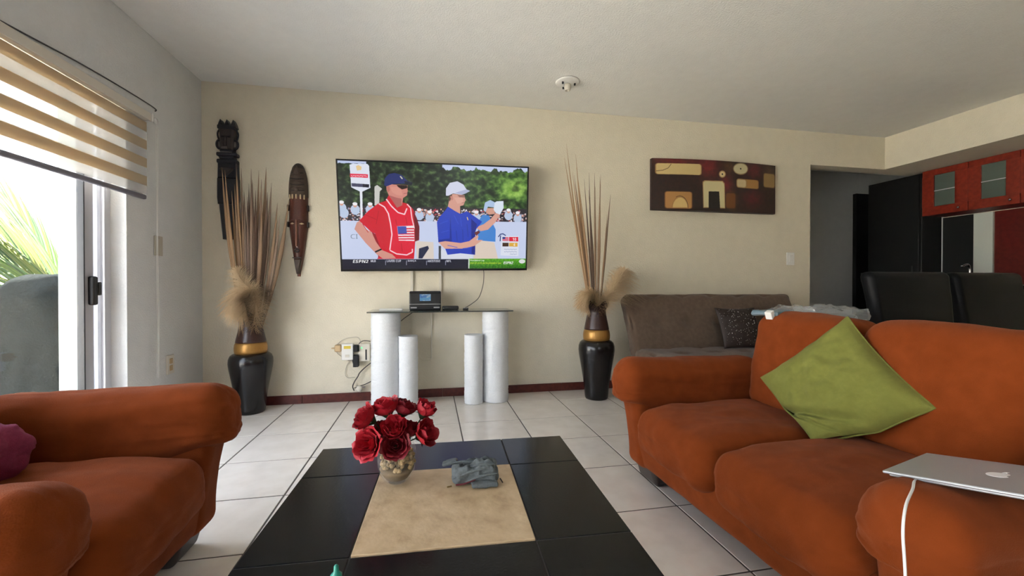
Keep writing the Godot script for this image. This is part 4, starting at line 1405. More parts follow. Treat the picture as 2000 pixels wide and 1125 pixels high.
func build_masks() -> void:
	# tall dark figure with a crown
	var dk := tri_mat([c8(22, 22, 28), c8(38, 40, 52)], 0.04, 5.0, 0.4, 101)
	var dk2 := tri_mat([c8(44, 36, 34), c8(64, 54, 52)], 0.04, 5.0, 0.45, 102)
	var t := thing("carved_figure", "tall black carved wooden figure with a spiked crown on the wall", "wall carving", Vector3(-1.440, 1.232, WZ))
	var prof := func(y: float) -> float:
		# half width by height
		if y < 0.27:
			return lerpf(0.032, 0.064, y / 0.27)
		if y < 0.56:
			return 0.066
		return 0.06
	part(t, "leg_block", extrude(PackedVector2Array([Vector2(-0.034, 0), Vector2(0.034, 0), Vector2(0.058, 0.26), Vector2(-0.058, 0.26)]), 0.05, 0.014), dk)
	part(t, "groove_line", rbox(Vector3(0.006, 0.19, 0.008), 0.002, 1, 1), dk2, Vector3(0, 0.12, 0.05))
	part(t, "skirt", extrude(PackedVector2Array([Vector2(-0.062, 0.255), Vector2(0.062, 0.255), Vector2(0.067, 0.30), Vector2(0.066, 0.44), Vector2(-0.066, 0.44), Vector2(-0.067, 0.30)]), 0.056, 0.012), dk)
	part(t, "torso", extrude(PackedVector2Array([Vector2(-0.064, 0.44), Vector2(0.064, 0.44), Vector2(0.062, 0.555), Vector2(-0.062, 0.555)]), 0.052, 0.010), dk)
	part(t, "chest_wedge", extrude(PackedVector2Array([Vector2(-0.045, 0.50), Vector2(0, 0.455), Vector2(0.045, 0.50), Vector2(0.04, 0.515), Vector2(-0.04, 0.515)]), 0.064, 0.008), dk2)
	for q in [[0.562, 0.066, 0.03], [0.588, 0.050, 0.022], [0.612, 0.068, 0.028], [0.638, 0.046, 0.020]]:
		part(t, "collar_ring", rbox(Vector3(q[1] * 2, q[2], 0.06), 0.01, 3, 1), dk, Vector3(0, q[0], 0.03))
	part(t, "collar_line", rbox(Vector3(0.075, 0.007, 0.012), 0.003, 2, 1), mat(c8(120, 116, 112), 0.5), Vector3(0, 0.626, 0.058))
	part(t, "head", extrude(PackedVector2Array([Vector2(-0.040, 0.64), Vector2(0.040, 0.64), Vector2(0.046, 0.70), Vector2(0.050, 0.80), Vector2(-0.050, 0.80), Vector2(-0.046, 0.70)]), 0.066, 0.016), dk2)
	part(t, "nose", rbox(Vector3(0.016, 0.07, 0.02), 0.007, 3, 1), dk2, Vector3(0, 0.70, 0.072))
	part(t, "muzzle", rbox(Vector3(0.046, 0.024, 0.018), 0.008, 3, 1), mat(c8(92, 84, 80), 0.45), Vector3(-0.006, 0.655, 0.07))
	var ring := []
	for i in 21:
		ring.append(Vector3(cos(TAU * i / 20.0) * 0.022, sin(TAU * i / 20.0) * 0.032, 0))
	for s in [-1, 1]:
		part(t, "ear_ring", tube(ring, [0.008], 8), dk, Vector3(s * 0.048, 0.685, 0.04))
		part(t, "ear_disc", rbox(Vector3(0.03, 0.045, 0.02), 0.009, 3, 1), mat(c8(108, 102, 98), 0.5), Vector3(s * 0.048, 0.685, 0.035))
		part(t, "braid", tube(curve([Vector3(s * 0.050, 0.80, 0.03), Vector3(s * 0.066, 0.775, 0.03), Vector3(s * 0.066, 0.745, 0.03), Vector3(s * 0.054, 0.71, 0.03)], 5), [0.006], 8), dk)
		part(t, "eye", rbox(Vector3(0.018, 0.010, 0.012), 0.004, 2, 1), M.black, Vector3(s * 0.02, 0.735, 0.066))
	part(t, "crown_band", rbox(Vector3(0.112, 0.03, 0.07), 0.008, 2, 1), dk, Vector3(0, 0.805, 0.035))
	for x in [-0.042, 0.0, 0.042]:
		part(t, "crown_spike", extrude(PackedVector2Array([Vector2(x - 0.019, 0.81), Vector2(x + 0.019, 0.81), Vector2(x + 0.011, 0.84), Vector2(x, 0.865), Vector2(x - 0.011, 0.84)]), 0.055, 0.006), dk)
	# long oval mask
	var rb := tri_mat([c8(66, 34, 26), c8(98, 54, 42)], 0.03, 5.0, 0.35, 104)
	var cap := tri_mat([c8(52, 40, 34), c8(92, 76, 64)], 0.06, 8.0, 0.6, 105)
	var dark := mat(c8(34, 22, 19), 0.45)
	var pale := mat(c8(196, 176, 142), 0.6)
	var m := thing("long_mask", "long narrow reddish brown carved wooden mask on the wall", "mask", Vector3(-0.972, 1.388, WZ))
	var shape := func(y: float) -> float:      # half width over -0.42 .. 0.425
		if y > 0.18:
			return 0.066 * sqrt(maxf(0.0, 1.0 - pow((y - 0.18) / 0.248, 2.6)))
		if y > -0.05:
			return 0.066
		var q := (y + 0.05) / 0.372
		return maxf(0.012, 0.066 * pow(maxf(0.0, 1.0 + q), 0.62))
	var relief := func(y0: float, y1: float, extra: float) -> ArrayMesh:
		return surf(16, 20, func(u: float, v: float) -> Vector3:
			var y := lerpf(y0, y1, v)
			var hw: float = shape.call(y) + extra
			var s := (u - 0.5) * 2.0
			return Vector3(sin(s * PI * 0.5) * hw, y, cos(s * PI * 0.5) * minf(hw, 0.06) * 0.95 + extra))
	part(m, "face", relief.call(-0.424, 0.19, 0.0), rb)
	part(m, "headdress", relief.call(0.17, 0.4275, 0.003), cap)
	part(m, "crown_edge", relief.call(0.385, 0.429, 0.0045), dark)
	for k in 7:
		var y := 0.215 + k * 0.022
		var hw: float = shape.call(y)
		var pts := []
		for i in 9:
			var s := (i / 8.0 - 0.5) * 1.7
			pts.append(Vector3(sin(s) * hw * 1.02, y + (0.006 if k % 2 else -0.004) * cos(s * 3.0), cos(s) * minf(hw, 0.06) * 0.95 + 0.006))
		part(m, "carved_ridge", tube(pts, [0.0045], 6), dark if k % 2 == 0 else cap)
	part(m, "crest", extrude(PackedVector2Array([Vector2(-0.03, 0.33), Vector2(0.03, 0.33), Vector2(0, 0.40)]), 0.064, 0.01), cap)
	part(m, "boss", lathe([Vector2(0.016, 0), Vector2(0.014, 0.008), Vector2(0.0, 0.012)], 16), cap, Vector3(0, 0.222, 0.062), Vector3(PI / 2, 0, 0))
	for k in 5:
		var s := (k / 4.0 - 0.5) * 1.7
		part(m, "cowrie", rbox(Vector3(0.010, 0.036, 0.012), 0.005, 3, 1), pale, Vector3(sin(s) * 0.066, 0.168, cos(s) * 0.06 + 0.004), Vector3(0, s, 0), "pale shell inlay")
	part(m, "nose", rbox(Vector3(0.014, 0.20, 0.022), 0.007, 3, 1), mat(c8(128, 84, 66), 0.4), Vector3(0, -0.10, 0.060))
	for s in [-1, 1]:
		part(m, "brow", tube(curve([Vector3(0, -0.015, 0.064), Vector3(s * 0.03, -0.008, 0.058), Vector3(s * 0.056, -0.022, 0.032)], 5), [0.006, 0.006, 0.006, 0.006, 0.006, 0.006, 0.006, 0.005, 0.004, 0.003, 0.003], 8), rb)
		part(m, "eye", extrude(PackedVector2Array([Vector2(-0.018, 0), Vector2(0, 0.009), Vector2(0.018, 0.001), Vector2(0, -0.006)]), 0.008, 0.002), pale, Vector3(s * 0.03, -0.032, 0.044), Vector3(0, s * 0.45, 0))
		part(m, "ear", rbox(Vector3(0.012, 0.045, 0.03), 0.004, 2, 1), dark, Vector3(s * 0.069, 0.09, 0.018))
		part(m, "ear", rbox(Vector3(0.012, 0.040, 0.03), 0.004, 2, 1), dark, Vector3(s * 0.069, -0.035, 0.018))
	var lip := []
	for i in 13:
		lip.append(Vector3(cos(TAU * i / 12.0) * 0.016, sin(TAU * i / 12.0) * 0.012, 0))
	part(m, "mouth", tube(lip, [0.005], 6), dark, Vector3(0, -0.232, 0.054))
	part(m, "chin_line", rbox(Vector3(0.066, 0.007, 0.010), 0.002, 1, 1), dark, Vector3(0, -0.285, 0.046))
	part(m, "beard", extrude(PackedVector2Array([Vector2(-0.026, -0.295), Vector2(0.026, -0.295), Vector2(0.008, -0.405), Vector2(-0.008, -0.405)]), 0.046, 0.008), cap)

# ---------------------------------------------------------------- console under the television
func build_console() -> void:
	var c := thing("console_table", "glass shelf on four white textured columns under the television", "console table", Vector3(0.09, 0, -3.24))
	part(c, "glass_top", rbox(Vector3(1.065, 0.010, 0.30), 0.003, 2, 1), M.glass_dark, Vector3(0, 0.703, -0.035), Vector3.ZERO, "dark tinted glass shelf")
	var col := func(r: float, h: float, sd: float) -> ArrayMesh:
		var p := [Vector2(0, 0), Vector2(r * 0.97, 0)]
		var n := int(h / 0.006)
		for i in n + 1:
			p.append(Vector2(r, 0.004 + (h - 0.008) * i / n))
		p.append(Vector2(r * 0.96, h))
		p.append(Vector2(0, h))
		return lathe(p, 44, func(a: float, rr: float, y: float) -> Vector2:
			if rr < r * 0.9:
				return Vector2(rr, y)
			var w := nz.get_noise_3dv(Vector3(cos(a) * 1.2 + sd, y * 38.0, sin(a) * 1.2)) * 0.0035 + nz.get_noise_3dv(Vector3(cos(a) * 5.0, y * 90.0, sin(a) * 5.0 + sd)) * 0.0015
			return Vector2(rr + w, y))
	for q in [[-0.322, -3.245, 0.106, 0.697, 0.0], [-0.158, -3.205, 0.070, 0.524, 4.0], [0.328, -3.205, 0.071, 0.522, 9.0], [0.502, -3.245, 0.102, 0.697, 14.0]]:
		part(c, "column", col.call(q[2], q[3], q[4]), M.plaster, Vector3(q[0] - 0.09, 0, q[1] + 3.24), Vector3.ZERO, "white plaster column with horizontal ridges")
	# media player with a small display
	var p := thing("docking_radio", "black radio with a small lit display on the glass shelf", "radio", Vector3(-0.035, 0.708, -3.30))
	part(p, "body", rbox(Vector3(0.235, 0.143, 0.10), 0.008, 3, 1), M.black, Vector3(0, 0.0725, 0))
	part(p, "trim_line", rbox(Vector3(0.232, 0.004, 0.004), 0.001, 1, 1), M.alu_grey, Vector3(0, 0.046, 0.050))
	part(p, "brow", rbox(Vector3(0.232, 0.006, 0.006), 0.002, 1, 1), M.black_gloss, Vector3(0, 0.131, 0.050))
	var dm := mat(c8(10, 20, 30), 0.3)
	dm.emission_enabled = true
	var im := Image.create(64, 40, false, Image.FORMAT_RGB8)
	for y in 40:
		for x in 64:
			im.set_pixel(x, y, c8(52, 108, 172).lerp(c8(206, 210, 200), clampf(nz.get_noise_2d(x * 0.05, y * 0.06) + x / 90.0, 0, 1)))
	fill_poly(im, PackedVector2Array([Vector2(0, 24), Vector2(64, 18), Vector2(64, 32), Vector2(0, 36)]), c8(90, 150, 190))
	dm.emission_operator = BaseMaterial3D.EMISSION_OP_MULTIPLY
	dm.emission = Color.WHITE
	dm.emission_texture = ImageTexture.create_from_image(im)
	dm.emission_energy_multiplier = TV_GLOW * 0.8
	part(p, "display", surf(1, 1, func(u: float, v: float) -> Vector3: return Vector3((u - 0.5) * 0.082, (v - 0.5) * 0.052, 0)), dm, Vector3(0.0, 0.096, 0.0508), Vector3.ZERO, "small lit colour display")
	for s in [-1, 1]:
		part(p, "button_bar", rbox(Vector3(0.046, 0.010, 0.006), 0.003, 2, 1), M.alu_grey, Vector3(s * 0.085, 0.020, 0.051))
	var s1 := thing("white_box", "slim white box lying on the glass shelf", "box", Vector3(-0.285, 0.708, -3.26), 0.03)
	part(s1, "case", rbox(Vector3(0.165, 0.014, 0.09), 0.005, 3, 1), M.white, Vector3(0, 0.007, 0))
	part(s1, "seam", rbox(Vector3(0.1655, 0.0015, 0.0905), 0.0005, 1, 1), M.alu_grey, Vector3(0, 0.006, 0))
	var s2 := thing("set_top_box", "small black set-top box beside the radio", "set-top box", Vector3(0.155, 0.708, -3.29))
	part(s2, "case", rbox(Vector3(0.125, 0.026, 0.09), 0.005, 3, 1), M.black, Vector3(0, 0.015, 0))
	part(s2, "front_strip", rbox(Vector3(0.115, 0.010, 0.003), 0.001, 1, 1), M.black_gloss, Vector3(0, 0.014, 0.045))
	for s in [-1, 1]:
		part(s2, "foot", rbox(Vector3(0.012, 0.003, 0.06), 0.001, 1, 1), M.dark_grey, Vector3(s * 0.05, 0.0015, 0))
	var s3 := thing("remote_control", "black remote control lying on the glass shelf under the loose cable", "remote control", Vector3(0.272, 0.708, -3.26), 1.45)
	part(s3, "case", rbox(Vector3(0.13, 0.014, 0.04), 0.006, 3, 1), M.black, Vector3(0, 0.007, 0))
	for i in 6:
		part(s3, "button", rbox(Vector3(0.008, 0.003, 0.008), 0.001, 1, 1), M.alu_grey, Vector3(-0.04 + (i / 2) * 0.02, 0.0145, -0.008 + 0.016 * (i % 2)))
	# cable ducts on the wall
	for q in [[-0.140, 0.705, 1.03, 0.026], [0.083, 0.705, 1.03, 0.024], [0.012, 0.31, 0.69, 0.012]]:
		var lb: String = {-0.140: "white cable duct rising from the shelf at the socket box end of the radio", 0.083: "white cable duct rising from the shelf behind the set-top box", 0.012: "thin white cable duct on the wall under the glass shelf"}[q[0]]
		var du := thing("cable_duct", lb, "cable duct", Vector3(q[0], q[1], WZ))
		part(du, "channel", rbox(Vector3(q[3], q[2] - q[1], 0.014), 0.003, 2, 1), M.wall, Vector3(0, (q[2] - q[1]) * 0.5, 0.007))
		part(du, "lid", rbox(Vector3(q[3] * 0.8, q[2] - q[1] - 0.004, 0.004), 0.001, 1, 1), M.offwhite, Vector3(0, (q[2] - q[1]) * 0.5, 0.0155))
	var dh := thing("cable_duct", "short level white cable duct on the wall low between the columns", "cable duct", Vector3(-0.038, 0.31, WZ))
	part(dh, "channel", rbox(Vector3(0.088, 0.012, 0.014), 0.003, 2, 1), M.wall, Vector3(0, -0.0065, 0.007))
	part(dh, "end_cap", rbox(Vector3(0.008, 0.013, 0.015), 0.002, 1, 1), M.offwhite, Vector3(0.042, -0.0065, 0.0075))
	# loose cable from the television
	single("tv_cable", tube(curve([Vector3(0.425, 1.04, -3.39), Vector3(0.43, 0.99, -3.385), Vector3(0.42, 0.90, -3.36), Vector3(0.385, 0.80, -3.35), Vector3(0.32, 0.745, -3.34), Vector3(0.265, 0.7145, -3.33)], 6), [0.0028], 7), M.cable, "thin dark cable hanging from the television to the glass shelf", "cable")
	single("shelf_cable", tube(curve([Vector3(-0.12, 0.694, -3.37), Vector3(-0.14, 0.68, -3.37), Vector3(-0.19, 0.645, -3.36), Vector3(-0.22, 0.62, -3.37)], 6), [0.003], 7), M.cable, "dark cable sagging below the glass shelf beside the column", "cable")
	build_socket_cluster()

func build_socket_cluster() -> void:
	var z := WZ
	var o := thing("socket_box", "white surface socket box with a yellow sticker on the wall", "socket", Vector3(-0.622, 0.385, z))
	part(o, "case", rbox(Vector3(0.085, 0.125, 0.035), 0.006, 3, 1), M.white, Vector3(0, 0, 0.0175))
	part(o, "sticker", rbox(Vector3(0.05, 0.022, 0.002), 0.0005, 1, 1), mat(c8(214, 190, 70), 0.6), Vector3(0, 0.036, 0.0355), Vector3.ZERO, "yellow sticker")
	part(o, "outlet", rbox(Vector3(0.03, 0.018, 0.004), 0.002, 2, 1), M.offwhite, Vector3(0, -0.03, 0.036))
	var b := thing("beige_plug", "beige square plug beside the white socket box", "plug", Vector3(-0.690, 0.415, z))
	part(b, "body", rbox(Vector3(0.05, 0.055, 0.045), 0.012, 3, 1), M.beige, Vector3(0, 0, 0.0225))
	part(b, "cable_boot", lathe([Vector2(0, 0), Vector2(0.008, 0), Vector2(0.004, 0.025), Vector2(0, 0.025)], 10), M.beige, Vector3(-0.024, 0, 0.02), Vector3(0, 0, PI / 2))
	var g := thing("surge_protector", "white surge protector with a green light half behind the column", "surge protector", Vector3(-0.495, 0.378, z))
	part(g, "case", rbox(Vector3(0.085, 0.135, 0.045), 0.007, 3, 1), M.offwhite, Vector3(0, 0, 0.0225))
	var led := mat(c8(120, 220, 150), 0.4)
	led.emission_enabled = true
	led.emission = c8(90, 230, 140)
	led.emission_energy_multiplier = 0.9
	part(g, "indicator_light", lathe([Vector2(0, 0), Vector2(0.006, 0), Vector2(0.005, 0.004), Vector2(0, 0.005)], 14), led, Vector3(-0.02, 0.038, 0.0455), Vector3(PI / 2, 0, 0), "small green light")
	part(g, "slot", rbox(Vector3(0.012, 0.08, 0.004), 0.002, 1, 1), M.dark_grey, Vector3(0.012, -0.015, 0.0455))
	var a := thing("power_adapter", "small black power adapter above the larger one", "adapter", Vector3(-0.556, 0.415, z))
	part(a, "body", rbox(Vector3(0.035, 0.05, 0.05), 0.005, 3, 1), M.black, Vector3(0, 0, 0.045))
	part(a, "pins", rbox(Vector3(0.02, 0.02, 0.022), 0.002, 1, 1), M.chrome, Vector3(0, 0, 0.011))
	var a2 := thing("power_adapter", "tall black power adapter below the smaller one", "adapter", Vector3(-0.556, 0.318, z))
	part(a2, "body", rbox(Vector3(0.04, 0.09, 0.05), 0.005, 3, 1), M.black, Vector3(0, 0, 0.045))
	part(a2, "pins", rbox(Vector3(0.02, 0.02, 0.022), 0.002, 1, 1), M.chrome, Vector3(0, 0.02, 0.011))
	var p := thing("round_plug", "pale round plug lying at the skirting below the socket box", "plug", Vector3(-0.537, 0.0985, z + 0.03))
	part(p, "body", lathe([Vector2(0, -0.02), Vector2(0.022, -0.02), Vector2(0.026, 0.0), Vector2(0.02, 0.02), Vector2(0, 0.022)], 16), M.offwhite, Vector3.ZERO, Vector3(0, 0, 1.2))
	part(p, "pins", rbox(Vector3(0.03, 0.012, 0.012), 0.002, 1, 1), M.chrome, Vector3(0.03, 0.012, 0))
	var S := func(pts: Array) -> Array:   # points in the enlarged photograph to the wall, lifted off it
		var o2 := []
		for q in pts:
			o2.append(Vector3(-0.747 + q[0] * 0.000466, 0.568 - q[1] * 0.000468, z + q[2]))
		return curve(o2, 6)
	single("flex", tube(S.call([[490, 250, 0.05], [440, 160, 0.03], [330, 155, 0.02], [200, 190, 0.015], [100, 270, 0.015], [75, 330, 0.02]]), [0.0026], 7), M.cable_light, "pale flex arching over the beige plug to the adapters", "cable")
	single("flex", tube(S.call([[75, 340, 0.02], [110, 420, 0.012], [200, 490, 0.010], [300, 545, 0.012], [420, 545, 0.012], [620, 545, 0.01]]), [0.0026], 7), M.cable_light, "pale flex hanging below the beige plug toward the column", "cable")
	single("dark_flex", tube(S.call([[640, 215, 0.06], [540, 205, 0.055], [480, 230, 0.05], [455, 260, 0.045]]), [0.003], 7), M.cable, "dark flex leaving the top of the small black adapter", "cable")
	single("dark_flex", tube(S.call([[345, 450, 0.03], [350, 560, 0.025], [390, 640, 0.03], [430, 610, 0.045]]), [0.0026], 7), M.cable, "dark flex looping under the tall black adapter", "cable")
	single("dark_flex", tube(S.call([[640, 580, 0.03], [540, 660, 0.03], [460, 740, 0.03], [430, 800, 0.03], [380, 880, 0.03], [350, 960, 0.03], [372, 1030, 0.03]]), [0.0042], 7), M.cable, "thick dark flex running down the wall to the skirting", "cable")
	single("flex", tube(S.call([[300, 550, 0.012], [250, 620, 0.01], [225, 750, 0.01], [265, 820, 0.012], [380, 815, 0.02]]), [0.0026], 7), M.cable_light, "pale flex hanging in a loop beside the thick dark flex", "cable")
	single("dark_flex", tube(S.call([[372, 990, 0.03], [440, 965, 0.03], [540, 935, 0.03], [640, 890, 0.03]]), [0.0034], 7), M.cable, "dark flex lying along the skirting behind the column", "cable")

# ---------------------------------------------------------------- floor vases with dried grasses
func vase(called: String, label: String, where: Vector3, k: float, kr: float) -> Node3D:
	var o := thing(called, label, "vase", where)
	var P := func(list: Array) -> Array:
		return list.map(func(p: Array) -> Vector2: return Vector2(p[0] * kr, p[1] * k))
	part(o, "body", lathe(P.call([[0, 0], [0.092, 0], [0.098, 0.008], [0.101, 0.03], [0.108, 0.10], [0.122, 0.18], [0.138, 0.26], [0.150, 0.32], [0.1545, 0.355], [0.152, 0.385], [0.142, 0.408], [0.126, 0.420], [0.108, 0.425], [0.098, 0.43]]), 48), M.vase_dark)
	part(o, "band", lathe(P.call([[0.096, 0.424], [0.110, 0.426], [0.114, 0.445], [0.1145, 0.465], [0.111, 0.488], [0.104, 0.500], [0.096, 0.504]]), 48), M.gold, Vector3.ZERO, Vector3.ZERO, "gold painted band")
	part(o, "neck", lathe(P.call([[0.094, 0.500], [0.106, 0.503], [0.104, 0.515], [0.098, 0.54], [0.088, 0.58], [0.081, 0.615], [0.080, 0.64], [0.088, 0.665], [0.104, 0.690], [0.101, 0.692], [0.080, 0.668], [0.071, 0.64], [0.072, 0.60], [0.08, 0.56], [0.0, 0.53]]), 48, func(a: float, r: float, y: float) -> Vector2:
		var t := clampf((y / k - 0.64) / 0.05, 0, 1)
		return Vector2(r * (1.0 + 0.06 * t * cos(a * 5.0)), y + 0.022 * t * cos(a * 5.0))), M.vase_brown, Vector3.ZERO, Vector3.ZERO, "dark brown neck with a wavy lip")
	return o

func reed_mesh(base: Vector3, tip: Vector3, wid: float, bend: Vector3, mid := 0.55) -> ArrayMesh:
	var pts := []
	var rad := []
	for i in 15:
		var t := i / 14.0
		pts.append(base.lerp(tip, t) + bend * sin(PI * t))
		var w := lerpf(0.30, 1.0, clampf(t / mid, 0, 1)) if t < mid else pow(maxf(0.0, 1.0 - (t - mid) / (1.0 - mid)), 0.8)
		rad.append(maxf(0.0006, wid * w))
	return tube(pts, rad, 6, 0.35, Vector3(0.2, 0, 1).normalized())

func plume_mesh(pts: Array, width: float, n: int, droop: float) -> ArrayMesh:
	var v := PackedVector3Array()
	var nr := PackedVector3Array()
	var idx := PackedInt32Array()
	var c := curve(pts, 8)
	var prof := [0.0008, 0.0013, 0.0013, 0.0010, 0.0004]
	for i in n:
		var t := pow(rng.randf(), 0.8)
		var stalk := i < 3
		var fi := t * (c.size() - 1.001)
		var p: Vector3 = (c[int(fi)] as Vector3).lerp(c[int(fi) + 1], fi - int(fi))
		var tg := ((c[int(fi) + 1] as Vector3) - (c[int(fi)] as Vector3)).normalized()
		var a := rng.randf() * TAU
		var s1 := tg.cross(Vector3(0.3, 0.1, 1)).normalized()
		var s2 := tg.cross(s1)
		var out := s1 * cos(a) + s2 * sin(a)
		var L := width * (0.55 + 0.6 * rng.randf()) * (0.30 + 0.80 * sin(PI * clampf(0.10 + 0.88 * t, 0, 1)))
		var d0 := (tg * (0.9 + 0.3 * rng.randf()) + out * 0.8).normalized()
		var side := d0.cross(out).normalized()
		var jit := Vector3(rng.randf_range(-1, 1), rng.randf_range(-1, 1), rng.randf_range(-1, 1)) * 0.004
		var base := v.size()
		for k in 5:
			var q := k / 4.0
			var at_ := p + d0 * L * q + out * L * 0.25 * q * q + Vector3.DOWN * L * droop * q * q + jit * q
			if stalk:
				at_ = (c[0] as Vector3).lerp(c[int((c.size() - 1) * q)], 1.0) + side * 0.001 * i
			var r: float = prof[k] * (2.0 if stalk else 1.0)
			for e in [side, (out - side * 0.5).normalized(), (-out - side * 0.5).normalized()]:
				v.append(at_ + e * r)
				nr.append(e)
		for k in 4:
			for e in 3:
				var i0: int = base + k * 3 + e
				var i1: int = base + k * 3 + (e + 1) % 3
				idx.append_array([i0, i1, i1 + 3, i0, i1 + 3, i0 + 3])
	return commit(v, nr, PackedVector2Array(), idx)

func build_floor_vases() -> void:
	var c1 := Vector3(-1.243, 0, -3.265)
	var c2 := Vector3(1.300, 0, -3.145)
	vase("floor_vase", "tall dark floor vase with a gold band below the carved masks", c1, 0.99, 0.9)
	vase("floor_vase", "tall dark floor vase with a gold band beside the brown sofa bed", c2, 1.09, 0.92)
	var rm := []
	for q in [[c8(132, 106, 82), c8(160, 132, 106)], [c8(122, 102, 86), c8(146, 124, 106)], [c8(166, 132, 98), c8(192, 158, 122)], [c8(96, 78, 66), c8(124, 102, 88)]]:
		var m := tri_mat(q, 0.05, 6.0, 0.8, 111)
		rm.append(m)
	# reeds: px tip read off the photograph on the plane of the vase, left vase
	var g1 := "dried reeds in the vase below the masks"
	var shades := ["mid brown ", "greyish brown ", "pale straw ", "dark brown "]
	var l1 := "dried reed standing in the floor vase below the masks"
	var tips := [[440, 330, 2], [452, 335, 2], [462, 322, 1], [470, 345, 2], [478, 375, 1], [482, 360, 3], [488, 342, 1], [493, 352, 3], [498, 330, 1], [506, 333, 0], [515, 326, 0], [526, 356, 1], [534, 395, 0], [552, 388, 0], [545, 420, 1], [475, 330, 1], [503, 372, 3], [511, 350, 1], [520, 375, 3], [467, 362, 0], [490, 385, 3], [484, 400, 1], [500, 395, 3], [515, 400, 0], [459, 375, 2], [508, 410, 3], [494, 410, 1], [478, 410, 0]]
	for q in tips:
		var dz := rng.randf_range(-0.05, 0.07)
		var zc := 2.975 - dz
		var tx := -1.243 + (float(q[0]) - 489.0) / 819.7 * zc * 1.02
		var ty := 0.9 + (556.5 - float(q[1])) / 819.7 * zc
		var base := c1 + Vector3(clampf((tx + 1.243) * 0.25, -0.05, 0.05), 0.55, dz * 0.4)
		var tip := Vector3(tx, ty, c1.z + dz)
		single("dried_reed", reed_mesh(base, tip, rng.randf_range(0.010, 0.017), Vector3(clampf((tx + 1.25) * 0.10, -0.03, 0.03), 0, 0), 0.6), rm[q[2]], shades[q[2]] + l1, "reed", Vector3.ZERO, Vector3.ZERO, g1)
	var g2 := "dried reeds in the vase beside the sofa bed"
	var l2 := "thin dried reed standing in the floor vase beside the sofa bed"
	var tips2 := [[1098, 312, 2], [1107, 284, 2], [1114, 338, 2], [1119, 345, 0], [1127, 304, 2], [1123, 330, 2], [1142, 350, 3], [1153, 338, 3], [1161, 338, 1], [1173, 340, 0], [1170, 345, 0], [1198, 378, 1], [1184, 418, 0], [1130, 350, 2], [1150, 372, 3], [1160, 365, 0]]
	for q in tips2:
		var dz := rng.randf_range(-0.04, 0.04)
		var zc := 3.33 - dz
		var tx := 1.300 + (float(q[0]) - 1166.0) / 819.7 * zc * 1.02
		var ty := 0.9 + (556.5 - float(q[1])) / 819.7 * zc
		var base := c2 + Vector3(clampf((tx - 1.300) * 0.18, -0.04, 0.04), 0.6, dz * 0.4)
		single("dried_reed", reed_mesh(base, Vector3(tx, ty, c2.z + dz), rng.randf_range(0.008, 0.013), Vector3(rng.randf_range(-0.012, 0.012), 0, 0), 0.5), rm[q[2]], shades[q[2]] + l2, "reed", Vector3.ZERO, Vector3.ZERO, g2)
	# pampas plumes
	var pm := tri_mat([c8(222, 190, 146), c8(238, 212, 172)], 0.05, 6.0, 0.9, 115)
	var pm2 := tri_mat([c8(228, 200, 158), c8(242, 220, 182)], 0.05, 6.0, 0.9, 116)
	single("pampas_plume", plume_mesh([c1 + Vector3(0.02, 0.56, 0.03), c1 + Vector3(0.05, 0.74, 0.07), c1 + Vector3(0.00, 0.89, 0.09), c1 + Vector3(-0.06, 1.00, 0.08)], 0.11, 1500, 0.25), pm2, "upper cream pampas plume leaning to the door in the vase below the masks", "pampas plume")
	single("pampas_plume", plume_mesh([c1 + Vector3(0.03, 0.58, 0.04), c1 + Vector3(0.07, 0.76, 0.10), c1 + Vector3(0.06, 0.85, 0.12), c1 + Vector3(0.01, 0.84, 0.14), c1 + Vector3(-0.03, 0.76, 0.14)], 0.15, 1900, 0.8), pm, "drooping cream pampas plume over the lip of the vase below the masks", "pampas plume")
	single("pampas_plume", plume_mesh([c2 + Vector3(0.0, 0.66, 0.02), c2 + Vector3(0.06, 0.78, 0.04), c2 + Vector3(0.14, 0.90, 0.05), c2 + Vector3(0.21, 1.01, 0.04)], 0.19, 2600, 0.55), pm, "upright cream pampas plume leaning toward the brown sofa bed", "pampas plume")
	single("pampas_plume", plume_mesh([c2 + Vector3(0.0, 0.66, 0.03), c2 + Vector3(-0.02, 0.78, 0.06), c2 + Vector3(-0.06, 0.83, 0.07), c2 + Vector3(-0.11, 0.82, 0.08), c2 + Vector3(-0.14, 0.76, 0.08)], 0.11, 1400, 0.6), pm, "drooping cream pampas plume leaning away from the brown sofa bed", "pampas plume")

